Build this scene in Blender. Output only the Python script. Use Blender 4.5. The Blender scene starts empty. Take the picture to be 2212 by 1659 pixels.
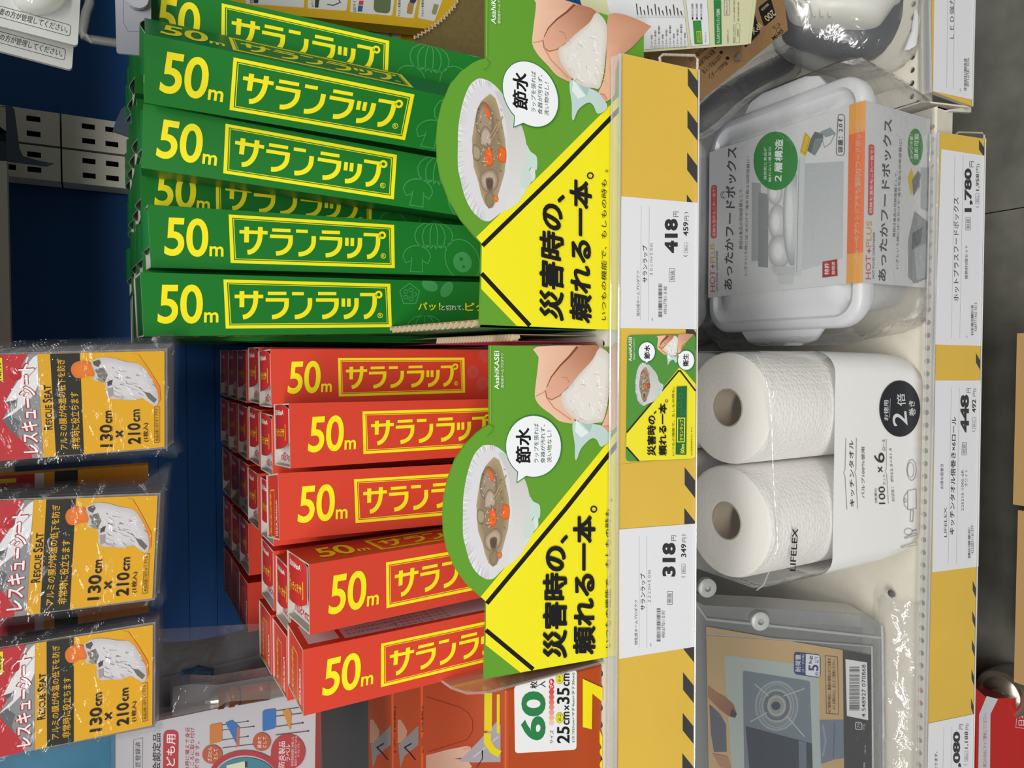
import bpy, math, random
import numpy as np
from mathutils import Vector, Matrix
from mathutils.geometry import tessellate_polygon
random.seed(7)
SC = bpy.context.scene
COL = SC.collection
PI = math.pi
# ------------------------------------------------------------------ camera
FP, CX, CY = 1560.0, 1106.0, 829.5
ZC = 1.25                       # camera height above the floor, metres
def _axes(vp=(3808., 780.), t=47000.):
    n = lambda v: v/np.linalg.norm(v)
    D = np.array([vp[0]-CX, vp[1]-CY, FP])
    L = np.array([-(D[1]*t+FP*FP)/D[0], t, FP])
    D = n(D); L = n(L); X = -L; Z = -D
    return np.array([X, np.cross(Z, X), Z])
AX = _axes()
cd = bpy.data.cameras.new('camera'); cam = bpy.data.objects.new('camera', cd); COL.objects.link(cam)
cd.sensor_width = 36.0; cd.lens = FP/2212*36.0; cd.clip_start = 0.01
m = Matrix.Identity(4)
for i in range(3):
    m[i][0] = AX[i][0]; m[i][1] = -AX[i][1]; m[i][2] = -AX[i][2]
m.translation = Vector((0, 0, ZC))
cam.matrix_world = m
SC.camera = cam
# ------------------------------------------------------------------ light
w = bpy.data.worlds.new('store_ambient'); SC.world = w; w.use_nodes = True
w.node_tree.nodes['Background'].inputs[0].default_value = (0.93, 0.97, 1.0, 1)
w.node_tree.nodes['Background'].inputs[1].default_value = 0.12
def area(name, loc, size, sizey, power, aim, col=(1, 0.985, 0.95)):
    l = bpy.data.lights.new(name, 'AREA'); l.shape = 'RECTANGLE'; l.size = size; l.size_y = sizey
    l.energy = power; l.color = col
    o = bpy.data.objects.new(name, l); COL.objects.link(o); o.location = loc
    o.rotation_euler = (Vector(aim)-Vector(loc)).to_track_quat('-Z', 'Y').to_euler()
    return o
area('ceiling_tube_near', (0.35, -0.75, 2.95), 2.4, 0.30, 34, (0.0, 0.5, 0.8))
area('ceiling_tube_far', (-0.9, -2.3, 2.9), 2.8, 0.30, 85, (0.0, 0.5, 0.8))
SC.view_settings.view_transform = 'Standard'
SC.view_settings.look = 'None'
SC.view_settings.gamma = 1.0
SC.view_settings.use_curve_mapping = False
SC.view_settings.exposure = 0.17
# ------------------------------------------------------------------ pixel rays onto real planes
O = Vector((0, 0, ZC))
def ray(px, py):
    d = AX @ np.array([(px-CX)/FP, (py-CY)/FP, 1.0]); return Vector(d)
class Plane:
    def __init__(s, o, n): s.o = Vector(o); s.n = Vector(n).normalized()
    def hit(s, px, py, lift=0.0):
        d = ray(px, py); t = (s.o + s.n*lift - O).dot(s.n)/d.dot(s.n); return O + d*t
def planeY(px, py, Y, tilt=0.0, yaw=0.0):
    d = ray(px, py); o = O + d*(Y/d.y); t = math.radians(tilt); a = math.radians(yaw)
    n = Matrix.Rotation(a, 3, 'Z') @ Vector((0, -math.cos(t), math.sin(t)))
    return Plane(o, n)
def planeZ(z): return Plane((0, 0, z), (0, 0, 1))
def planeX(x, s=1): return Plane((x, 0, 0), (s, 0, 0))
def zoom(ox, oy, s): return lambda x, y: (ox+x/s, oy+y/s)
def mp(K, pts): return [K(*p) for p in pts]
def homog(src, dst):
    A = []
    for (x, y), (u, v) in zip(src, dst):
        A.append([x, y, 1, 0, 0, 0, -u*x, -u*y, -u]); A.append([0, 0, 0, x, y, 1, -v*x, -v*y, -v])
    h = np.linalg.svd(np.array(A, float))[2][-1].reshape(3, 3)
    def f(x, y):
        q = h @ np.array([x, y, 1.0]); return (q[0]/q[2], q[1]/q[2])
    return f
# ------------------------------------------------------------------ materials
def lin(c):
    if isinstance(c, str): c = tuple(int(c[i:i+2], 16)/255 for i in (1, 3, 5))
    return tuple(x/12.92 if x <= 0.04045 else ((x+0.055)/1.055)**2.4 for x in c)
MC = {}
def mat(col, rough=0.5, metal=0.0, spec=0.5, bump=0.0, bscale=200.0, var=0.0, coat=0.0):
    key = (col, rough, metal, spec, bump, bscale, var, coat)
    if key in MC: return MC[key]
    m = bpy.data.materials.new('surface'); m.use_nodes = True; nt = m.node_tree; b = nt.nodes['Principled BSDF']
    c = lin(col); b.inputs['Base Color'].default_value = (*c, 1); b.inputs['Roughness'].default_value = rough
    b.inputs['Metallic'].default_value = metal; b.inputs['Specular IOR Level'].default_value = spec
    b.inputs['Coat Weight'].default_value = coat
    if bump or var:
        tc = nt.nodes.new('ShaderNodeTexCoord'); nz = nt.nodes.new('ShaderNodeTexNoise'); nz.inputs['Scale'].default_value = bscale
        nz.inputs['Detail'].default_value = 4
        nt.links.new(tc.outputs['Object'], nz.inputs['Vector'])
        if bump:
            bp = nt.nodes.new('ShaderNodeBump'); bp.inputs['Strength'].default_value = bump; bp.inputs['Distance'].default_value = 0.001
            nt.links.new(nz.outputs['Fac'], bp.inputs['Height']); nt.links.new(bp.outputs['Normal'], b.inputs['Normal'])
        if var:
            r = nt.nodes.new('ShaderNodeValToRGB'); r.color_ramp.elements[0].position = 0.3; r.color_ramp.elements[1].position = 0.7
            r.color_ramp.elements[0].color = (*[x*(1-var) for x in c], 1); r.color_ramp.elements[1].color = (*c, 1)
            nt.links.new(nz.outputs['Fac'], r.inputs['Fac']); nt.links.new(r.outputs['Color'], b.inputs['Base Color'])
    MC[key] = m; return m
INK = {}
def ink(rough=0.45, spec=0.4):
    if (rough, spec) in INK: return INK[(rough, spec)]
    m = bpy.data.materials.new('print_ink'); m.use_nodes = True; nt = m.node_tree; b = nt.nodes['Principled BSDF']
    a = nt.nodes.new('ShaderNodeAttribute'); a.attribute_name = 'Col'
    nt.links.new(a.outputs['Color'], b.inputs['Base Color']); b.inputs['Roughness'].default_value = rough
    b.inputs['Specular IOR Level'].default_value = spec
    INK[(rough, spec)] = m; return m
FILM = {}
def film(milk=0.04, bump=0.6, bscale=60.0, rough=0.12, tint=(0.9, 0.92, 0.93), gloss=1.0, ior=1.45):
    """thin clear plastic: see-through sheet with a fresnel sheen and crinkles"""
    key = (milk, bump, bscale, rough, tint, gloss, ior)
    if key in FILM: return FILM[key]
    m = bpy.data.materials.new('clear_film'); m.use_nodes = True; nt = m.node_tree; nt.nodes.clear()
    out = nt.nodes.new('ShaderNodeOutputMaterial'); tr = nt.nodes.new('ShaderNodeBsdfTransparent')
    tr.inputs[0].default_value = (0.97, 0.97, 0.97, 1)
    gl = nt.nodes.new('ShaderNodeBsdfGlossy'); gl.inputs['Roughness'].default_value = rough
    df = nt.nodes.new('ShaderNodeBsdfDiffuse'); df.inputs[0].default_value = (*tint, 1)
    lw = nt.nodes.new('ShaderNodeLayerWeight'); lw.inputs[0].default_value = 0.5
    pw = nt.nodes.new('ShaderNodeMath'); pw.operation = 'POWER'; pw.inputs[1].default_value = 4.0
    fr = nt.nodes.new('ShaderNodeMath'); fr.operation = 'MULTIPLY_ADD'; fr.inputs[1].default_value = 0.9; fr.inputs[2].default_value = (ior-1)**2/(ior+1)**2*1.8
    nt.links.new(lw.outputs['Facing'], pw.inputs[0]); nt.links.new(pw.outputs[0], fr.inputs[0])
    mul = nt.nodes.new('ShaderNodeMath'); mul.operation = 'MULTIPLY'; mul.inputs[1].default_value = gloss
    m1 = nt.nodes.new('ShaderNodeMixShader'); m2 = nt.nodes.new('ShaderNodeMixShader'); m1.inputs[0].default_value = milk
    tc = nt.nodes.new('ShaderNodeTexCoord'); nz = nt.nodes.new('ShaderNodeTexNoise'); nz.inputs['Scale'].default_value = bscale
    nz.inputs['Detail'].default_value = 3; nz.inputs['Distortion'].default_value = 1.2
    bp = nt.nodes.new('ShaderNodeBump'); bp.inputs['Strength'].default_value = bump; bp.inputs['Distance'].default_value = 0.003
    L = nt.links.new
    L(tc.outputs['Object'], nz.inputs['Vector']); L(nz.outputs['Fac'], bp.inputs['Height'])
    L(bp.outputs['Normal'], gl.inputs['Normal']); L(bp.outputs['Normal'], lw.inputs['Normal'])
    L(fr.outputs[0], mul.inputs[0]); L(mul.outputs[0], m2.inputs[0])
    L(tr.outputs[0], m1.inputs[1]); L(df.outputs[0], m1.inputs[2])
    L(m1.outputs[0], m2.inputs[1]); L(gl.outputs[0], m2.inputs[2]); L(m2.outputs[0], out.inputs[0])
    FILM[key] = m; return m
def smooth2(pts, k=3):
    """closed Catmull-Rom curve through 2D points"""
    n = len(pts); out = []
    for i in range(n):
        p0, p1, p2, p3 = (np.array(pts[(i+j-1) % n], float) for j in range(4))
        for q in range(k):
            t = q/k; out.append(tuple(0.5*((2*p1)+(p2-p0)*t+(2*p0-5*p1+4*p2-p3)*t*t+(3*p1-p0-3*p2+p3)*t**3)))
    return out
# ------------------------------------------------------------------ object helpers
MW = {}
def thing(name, label, cat, loc=(0, 0, 0), rot=None, group=None, kind=None):
    o = bpy.data.objects.new(name, None); COL.objects.link(o); o.empty_display_size = 0.02
    M = Matrix.Translation(Vector(loc))
    if rot is not None: M = M @ rot.to_4x4()
    o.matrix_world = M
    if label: o['label'] = label
    if cat: o['category'] = cat
    if group: o['group'] = group
    if kind: o['kind'] = kind
    MW[o.name] = M
    return o
def tag(o, label=None, cat=None, group=None, kind=None):
    if label: o['label'] = label
    if cat: o['category'] = cat
    if group: o['group'] = group
    if kind: o['kind'] = kind
    return o
def root_M(p):
    while p.parent: p = p.parent
    return MW.get(p.name, Matrix.Identity(4))
class MB:
    """mesh builder in world (or parent-local) coordinates"""
    def __init__(s): s.v = []; s.f = []; s.c = []; s.mi = []
    def add(s, vs, fs, col=None, mi=0):
        b = len(s.v); s.v += [Vector(v) for v in vs]; s.f += [[i+b for i in f] for f in fs]
        s.c += [col]*len(fs); s.mi += [mi]*len(fs)
    def box(s, x0, x1, y0, y1, z0, z1, T=None, mi=0):
        vs = [Vector((x, y, z)) for x in (x0, x1) for y in (y0, y1) for z in (z0, z1)]
        if T: vs = [T(v) for v in vs]
        s.add(vs, [[0, 1, 3, 2], [4, 6, 7, 5], [0, 4, 5, 1], [2, 3, 7, 6], [0, 2, 6, 4], [1, 5, 7, 3]], mi=mi)
    def prism(s, pts, off, mi=0):
        """closed slab: outline pts (3D) extruded by vector off"""
        n = len(pts); a = [Vector(p) for p in pts]; b = [p+off for p in a]
        tri = [list(t) for t in tessellate_polygon([a])]
        s.add(a+b, tri+[[i+n for i in reversed(t)] for t in tri]+[[i, (i+1) % n, (i+1) % n+n, i+n] for i in range(n)], mi=mi)
    def tube(s, pts, r, n=8, cap=True, mi=0):
        pts = [Vector(p) for p in pts]; rings = []
        rr = r if isinstance(r, (list, tuple)) else [r]*len(pts)
        up = Vector((0.13, 0.21, 0.97))
        for i, p in enumerate(pts):
            d = (pts[min(i+1, len(pts)-1)]-pts[max(i-1, 0)]).normalized()
            a = d.cross(up).normalized(); b = d.cross(a)
            rings.append([p+(a*math.cos(2*PI*k/n)+b*math.sin(2*PI*k/n))*rr[i] for k in range(n)])
        vs = [v for g in rings for v in g]
        fs = [[i*n+k, i*n+(k+1) % n, (i+1)*n+(k+1) % n, (i+1)*n+k] for i in range(len(pts)-1) for k in range(n)]
        if cap: fs += [list(range(n))[::-1], [(len(pts)-1)*n+k for k in range(n)]]
        s.add(vs, fs, mi=mi)
    def loft(s, rings, closed=True, cap0=True, cap1=True, mi=0):
        n = len(rings[0]); vs = [v for g in rings for v in g]; m = n if closed else n-1
        fs = [[i*n+k, i*n+(k+1) % n, (i+1)*n+(k+1) % n, (i+1)*n+k] for i in range(len(rings)-1) for k in range(m)]
        if cap0: fs.append(list(range(n))[::-1])
        if cap1: fs.append([(len(rings)-1)*n+k for k in range(n)])
        s.add(vs, fs, mi=mi)
    def build(s, name, mats, parent=None, local=False, smooth=False, kind=None, label=None, flip=True):
        me = bpy.data.meshes.new(name)
        vs = s.v
        if parent is not None and not local:
            I = root_M(parent).inverted(); vs = [I @ v for v in vs]
        me.from_pydata([tuple(v) for v in vs], [], s.f)
        for mm in (mats if isinstance(mats, (list, tuple)) else [mats]): me.materials.append(mm)
        for p, i in zip(me.polygons, s.mi): p.material_index = i; p.use_smooth = smooth
        if smooth and hasattr(me, 'set_sharp_from_angle'): me.set_sharp_from_angle(angle=math.radians(50))
        o = bpy.data.objects.new(name, me); COL.objects.link(o)
        if parent is not None: o.parent = parent
        if kind: o['kind'] = kind
        if label: o['label'] = label
        return o
# ------------------------------------------------------------------ flat print
TC = {}; NV = {}
def glyphs(s, bold=0.0, res=2):
    k = (s, bold, res)
    if k in TC: return TC[k]
    c = bpy.data.curves.new('t', 'FONT'); c.body = s; c.resolution_u = res
    ascii_ = all(ord(ch) < 0x3000 for ch in s)
    if ascii_: c.resolution_u = max(res, 3); c.offset = bold*0.8; bold = 0
    o = bpy.data.objects.new('t', c); COL.objects.link(o)
    bpy.context.view_layer.update()
    me = bpy.data.meshes.new_from_object(o.evaluated_get(bpy.context.evaluated_depsgraph_get()))
    v = np.zeros(len(me.vertices)*3); me.vertices.foreach_get('co', v); v = v.reshape(-1, 3)[:, :2]
    f = [list(p.vertices) for p in me.polygons]
    bpy.data.objects.remove(o); bpy.data.curves.remove(c); bpy.data.meshes.remove(me)
    if len(v) == 0: TC[k] = (np.zeros((0, 2)), []); return TC[k]
    NV[k] = len(v)
    if bold >= 0.004:          # heavier weight: the outline repeated on a small circle
        n = 8 if (bold > 0.02 and res > 2) else (6 if bold > 0.012 else 4); v0 = v; f0 = f; m_ = len(v0); V = [v0]; f = list(f0)
        for i in range(n):
            a = 2*PI*(i+0.5)/n; V.append(v0+np.array([math.cos(a), math.sin(a)])*bold); f += [[q+m_*(i+1) for q in p] for p in f0]
        v = np.vstack(V)
    mn, mx = v.min(0), v.max(0); v = (v-mn)/np.maximum(mx-mn, 1e-6)
    TC[k] = (v, f); return TC[k]
class Sheet:
    """flat print: 2D drawing mapped onto a real surface; f(u,v,lift)->Vector"""
    STEP = 0.00003
    def __init__(s, f, K=None, start=1): s.f = f; s.K = K; s.v = []; s.fc = []; s.vc = []; s.L = start
    def _put(s, pts, faces, cols, nv=0):
        b = len(s.v); l0 = s.L*s.STEP
        for i, p in enumerate(pts):
            l = l0+(0.0000028*(i//nv) if nv else 0)
            q = s.K(*p) if s.K else p
            s.v.append(s.f(q[0], q[1], l))
        s.fc += [[i+b for i in f] for f in faces]; s.vc += cols
    def poly(s, pts, col, to=None, p=None, q=None, same=False, sm=False):
        if sm: pts = smooth2(pts)
        c = lin(col); tri = [list(t) for t in tessellate_polygon([[Vector((a, b, 0)) for a, b in pts]])]
        if to is None: cols = [c]*len(pts)
        else:
            d = lin(to); ax = (q[0]-p[0], q[1]-p[1]); n2 = ax[0]**2+ax[1]**2; cols = []
            for a in pts:
                t = max(0, min(1, ((a[0]-p[0])*ax[0]+(a[1]-p[1])*ax[1])/n2)); cols.append(tuple(c[i]*(1-t)+d[i]*t for i in range(3)))
        s._put(pts, tri, cols)
        if not same: s.L += 1
    def blob(s, pts, col, edge, k=0.5, same=False):
        if len(pts) < 24: pts = smooth2(pts)
        cx = sum(p[0] for p in pts)/len(pts); cy = sum(p[1] for p in pts)/len(pts); n = len(pts)
        mid = [(cx+(p[0]-cx)*k, cy+(p[1]-cy)*k) for p in pts]
        fs = [[i, (i+1) % n, (i+1) % n+n, i+n] for i in range(n)]+[[i+n, (i+1) % n+n, 2*n] for i in range(n)]
        s._put(pts+mid+[(cx, cy)], fs, [lin(edge)]*n+[lin(col)]*(n+1))
        if not same: s.L += 1
    def disc(s, c, rx, ry=None, col='#000000', ang=0, n=28, same=False, edge=None):
        ry = ry or rx; ca, sa = math.cos(math.radians(ang)), math.sin(math.radians(ang))
        pts = [(c[0]+rx*math.cos(t)*ca-ry*math.sin(t)*sa, c[1]+rx*math.cos(t)*sa+ry*math.sin(t)*ca) for t in [2*PI*i/n for i in range(n)]]
        if edge: s.blob(pts, col, edge, same=same)
        else: s.poly(pts, col, same=same)
    def ring(s, c, rx, ry, wd, col, n=28, a0=0, a1=360, ang=0):
        ca, sa = math.cos(math.radians(ang)), math.sin(math.radians(ang)); pts = []
        full = abs(a1-a0) >= 360
        for i in range(n if full else n+1):
            t = math.radians(a0+(a1-a0)*i/n); x, y = rx*math.cos(t), ry*math.sin(t); pts.append((c[0]+x*ca-y*sa, c[1]+x*sa+y*ca))
        s.line(pts, wd, col, closed=full)
    def line(s, pts, wd, col, closed=False, w1=None, same=True):
        n = len(pts); L = []; R = []
        for i, p in enumerate(pts):
            a = pts[(i-1) % n] if (closed or i > 0) else p; b = pts[(i+1) % n] if (closed or i < n-1) else p
            d1 = np.array(p, float)-a; d2 = np.array(b, float)-p
            n1 = np.linalg.norm(d1); n2 = np.linalg.norm(d2)
            d1 = d1/n1 if n1 > 1e-9 else d2/max(n2, 1e-9); d2 = d2/n2 if n2 > 1e-9 else d1
            t = d1+d2; tn = np.linalg.norm(t); t = t/tn if tn > 1e-6 else d1
            k = 1/max(0.35, abs(float(np.dot(t, d1)))); hw = (wd if w1 is None else wd+(w1-wd)*i/max(1, n-1))/2*k
            L.append((p[0]-t[1]*hw, p[1]+t[0]*hw)); R.append((p[0]+t[1]*hw, p[1]-t[0]*hw))
        m = n if closed else n-1
        s._put(L+R, [[i, (i+1) % n, (i+1) % n+n, i+n] for i in range(m)], [lin(col)]*(2*n))
        if not same: s.L += 1
    def rrect(s, quad, col, r=0.12, n=5, wd=None):
        """rounded quad given as 4 corners"""
        pts = []
        for i in range(4):
            a = np.array(quad[i-1], float); b = np.array(quad[i], float); c = np.array(quad[(i+1) % 4], float)
            rr = r if r > 1 else r*min(np.linalg.norm(a-b), np.linalg.norm(c-b))
            d1 = (a-b)/np.linalg.norm(a-b)*rr; d2 = (c-b)/np.linalg.norm(c-b)*rr
            for j in range(n+1):
                t = j/n; p = (b+d1)*(1-t)**2+2*b*t*(1-t)+(b+d2)*t*t; pts.append(tuple(p))
        if wd: s.line(pts, wd, col, closed=True)
        else: s.poly(pts, col)
        return pts
    def text(s, t, p0, p1, h, col, bold=0.0, h1=None, up=None, res=2, shear=0.0):
        v, f = glyphs(t, bold, res)
        if len(v) == 0: return
        h1 = h if h1 is None else h1
        dx, dy = p1[0]-p0[0], p1[1]-p0[1]; n = math.hypot(dx, dy)
        ux, uy = (dy/n, -dx/n) if up is None else up
        pts = []
        for a, b in v:
            hh = (h*(1-a)+h1*a)*b; sh = shear*hh
            pts.append((p0[0]+dx*a+ux*hh+dx/n*sh, p0[1]+dy*a+uy*hh+dy/n*sh))
        s._put(pts, f, [lin(col)]*len(pts), NV[(t, bold, res)])
    def vt(s, t, xr, y0, y1, h, col, bold=0.0, **k):
        """text running up the picture: glyph feet on x=xr, from y0 to y1"""
        s.text(t, (xr, y0), (xr, y1), h, col, bold, **k)
    def bars(s, x0, x1, y0, y1, col, n=40, seed=3, x0b=None):
        rnd = random.Random(seed); y = y0; st = (y1-y0)/n
        for i in range(n):
            wv = rnd.choice([0.25, 0.4, 0.6, 0.75])*st
            s._put([(x0, y), (x1, y), (x1, y+wv), (x0, y+wv)], [[0, 1, 2, 3]], [lin(col)]*4); y += st
    def build(s, name, parent, rough=0.45, local=False, label=None, spec=0.4):
        if not s.v: return None
        me = bpy.data.meshes.new(name); vs = s.v
        if parent is not None and not local:
            I = root_M(parent).inverted(); vs = [I @ v for v in vs]
        me.from_pydata([tuple(v) for v in vs], [], s.fc)
        a = me.attributes.new('Col', 'FLOAT_COLOR', 'CORNER')
        vi = np.zeros(len(me.loops), dtype=np.int32); me.loops.foreach_get('vertex_index', vi)
        c = np.ones((len(s.vc), 4)); c[:, :3] = np.array(s.vc)
        a.data.foreach_set('color', c[vi].ravel())
        me.materials.append(ink(rough, spec))
        o = bpy.data.objects.new(name, me); COL.objects.link(o); o.parent = parent
        if label: o['label'] = label
        return o
def on(pl, K=None, start=1): return Sheet(lambda u, v, l: pl.hit(u, v, l), K, start)
def slab(pl, pts, thick, name, m, parent, K=None, zmin=None, **k):
    """solid sheet of given thickness lying behind plane pl with outline pts (photo pixels)"""
    if K: pts = mp(K, pts)
    b = MB(); b.prism([pl.hit(*p) for p in pts], -pl.n*thick)
    if zmin is not None:
        for v in b.v: v.z = max(v.z, zmin)
    return b.build(name, m, parent, **k)
WHITE = '#e9eaee'; BLACK = '#17171a'
# ------------------------------------------------------------------ setting: wall, floor, uprights, shelves
S1, S2 = ZC-0.338, ZC-0.757          # tops of the two shelf boards
YB = 0.90
def plain(name, mats, label=None, cat=None, kind=None, parent=None, boxes=(), group=None, smooth=False):
    b = MB()
    for x in boxes: b.box(*x)
    o = b.build(name, mats, parent, smooth=smooth); tag(o, label, cat, group, kind); return o
plain('floor', mat('#77746c', 0.5, bump=0.2, bscale=30, var=0.2), kind='structure', boxes=[(-2.2, 2.2, -2.2, YB, -0.02, 0)])
BLUE = mat('#0b4a88', 0.5, spec=0.3, bump=0.05, bscale=300)
wb = plain('wall_back', BLUE, kind='structure', boxes=[(-1.3, 1.3, YB, YB+0.02, 0, 2.1)])
b = MB()
for i in range(60):                      # pressed ribs running along the lower blue panel
    z = 0.2+i*0.03
    if z < S1+0.28 and abs(z-S1) > 0.02: b.box(-1.3, 1.3, YB-0.0012, YB, z, z+0.0016)
b.build('panel_rib', BLUE, wb, kind='stuff')
CREAM = mat('#d8d3c4', 0.42, spec=0.4, bump=0.05, bscale=90, var=0.05)
DARK = mat('#15161a', 0.8)
def slotted(name, x0, x1, z0, z1, y, parent, cols, pitch, sw, sh, zoff=0.0):
    """sheet metal face with real rectangular slots"""
    b = MB(); w_ = x1-x0; xs = [x0]
    for c in cols: xs += [x0+w_*c-sw/2, x0+w_*c+sw/2]
    xs.append(x1); zs = [z0]; z = z0+pitch*0.5+zoff
    while z+sh < z1: zs += [z, z+sh]; z += pitch
    zs.append(z1)
    for i in range(len(xs)-1):
        for j in range(len(zs)-1):
            if i % 2 == 1 and j % 2 == 1: continue
            b.add([(xs[i], y, zs[j]), (xs[i+1], y, zs[j]), (xs[i+1], y, zs[j+1]), (xs[i], y, zs[j+1])], [[0, 1, 2, 3]])
    b.box(x0-0.0004, x0, y, y+0.03, z0, z1); b.box(x1, x1+0.0004, y, y+0.03, z0, z1)
    return b.build(name, CREAM, parent)
up = plain('slot_shade_back', DARK, kind='structure', boxes=[(0.180, 0.246, YB-0.012, YB-0.001, 0.15, 2.05)])  # near-black backing, stands in for the shade inside the slots
for x0, x1 in ((0.1795, 0.2115), (0.2145, 0.2465)):
    slotted('slotted_upright', x0, x1, 0.15, S1+0.363, 0.862, up, (0.27, 0.73), 0.0208, 0.0052, 0.0115, 0.004)
    slotted('slotted_upright', x0, x1, S1+0.3645, 2.05, 0.862, up, (0.27, 0.73), 0.0208, 0.0052, 0.0115, 0.006)
# upper shelf whose front lip shows at the left border of the photo
sh0 = thing('hang_bar', 'cream metal hanging bar at the left border, fixed to the slotted uprights', 'hanging bar', (0, 0.80, ZC+0.08))
b = MB(); b.box(-0.75, 0.2275, 0.80, 0.815, ZC+0.066, ZC+0.09); b.build('bar', CREAM, sh0)
pb = planeY(60, 300, 0.80)
for q in ([(-60, 229), (25, 229), (31, 236), (42, 321), (50, 337), (80, 346), (116, 353), (100, 359), (15, 348), (-60, 345)], [(243, 284), (250, 262), (262, 235), (276, 225), (290, 300)]):
    b = MB(); b.prism([pb.hit(*v) for v in q], Vector((0, 0.002, 0))); b.build('bracket', mat('#3d4a5c', 0.45), sh0)
def perforated(b, x0, x1, y0, y1, z, pitch, r, yc, n=12):
    """strip of sheet with a row of round holes (real holes)"""
    k = int((x1-x0)/pitch); x = x0
    for i in range(k):
        cx = x+pitch/2; xa, xb = x, x+pitch
        sq = []; ci = []
        for j in range(n):
            t = 2*PI*(j+0.5)/n; c, s_ = math.cos(t), math.sin(t)
            ci.append((cx+r*c, yc+r*s_, z))
            kx = (pitch/2)/max(abs(c), 1e-6); ky = ((y1-yc) if s_ > 0 else (yc-y0))/max(abs(s_), 1e-6); q = min(kx, ky)
            sq.append((cx+q*c, yc+q*s_, z))
        sq2 = sq[:]
        b.add(ci+sq2, [[j, (j+1) % n, (j+1) % n+n, j+n] for j in range(n)])
        for X, Y in ((xa, y0), (xb, y0), (xb, y1), (xa, y1)):   # close the corners left by the polygon
            d = sorted(range(n), key=lambda j: (sq[j][0]-X)**2+(sq[j][1]-Y)**2)[:2]
            b.add([sq[d[0]], (X, Y, z), sq[d[1]]], [[0, 1, 2]])
        ci2 = [(a[0], a[1], z-0.003) for a in ci]
        b.add(ci+ci2, [[j, (j+1) % n, (j+1) % n+n, j+n] for j in range(n)])
        x += pitch
    if x < x1: b.add([(x, y0, z), (x1, y0, z), (x1, y1, z), (x, y1, z)], [[0, 1, 2, 3]])
def shelf(name, label, x0, x1, yf, yb, z, pitch=0.0135, thick=0.028):
    t = thing(name, label, 'shelf', ((x0+x1)/2, yf, z))
    b = MB(); b.box(x0, x1, yf+0.0135, yb, z-0.002, z); b.box(x0, x1, yf, yf+0.0015, z-thick, z-0.0001)
    b.box(x0, x0+0.0015, yf, yb, z-thick, z-0.0005); b.box(x1-0.0015, x1, yf, yb, z-thick, z-0.0005)
    perforated(b, x0, x1, yf+0.0003, yf+0.0135, z, pitch, 0.0030, yf+0.0055)
    b.build('shelf_board', CREAM, t); return t
shelf('shelf', 'cream metal shelf board under the green and red wrap boxes', -0.75, 0.232, 0.441, 0.885, S1)
shelf('shelf', 'cream perforated shelf board under the kitchen paper and the white food box', -0.75, 0.262, 0.4335, 0.885, S2)
plain('unseen_shade_shelf', CREAM, kind='structure', boxes=[(-1.0, 1.0, 0.43, 0.88, ZC+0.20, ZC+0.225)])  # unseen upper shelf, added out of view to shade the wall and uprights
shb = shelf('shelf', 'cream perforated shelf board of the next bay, top right of the photo', 0.268, 0.9, 0.446, 0.885, ZC-0.741)
b = MB(); b.prism([Vector((0.2655, 0.44, ZC-0.742)), Vector((0.2655, 0.425, ZC-0.80)), Vector((0.2655, 0.47, ZC-0.80)), Vector((0.2655, 0.60, ZC-0.742))], Vector((0.0016, 0, 0)))
b.build('end_bracket', CREAM, shb)
DECK = mat('#74736a', 0.45, spec=0.4, bump=0.08, bscale=25, var=0.3)
for x0, x1, lab in ((-1.1, 0.2125, 'grey scuffed base deck board under the lower shelf, left of the seam'), (0.2142, 1.1, 'grey scuffed base deck board right of the seam')):
    o = plain('base_deck', DECK, lab, 'base deck', boxes=[(x0, x1, 0.36, 0.89, ZC-1.19, ZC-1.125)])
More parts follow.
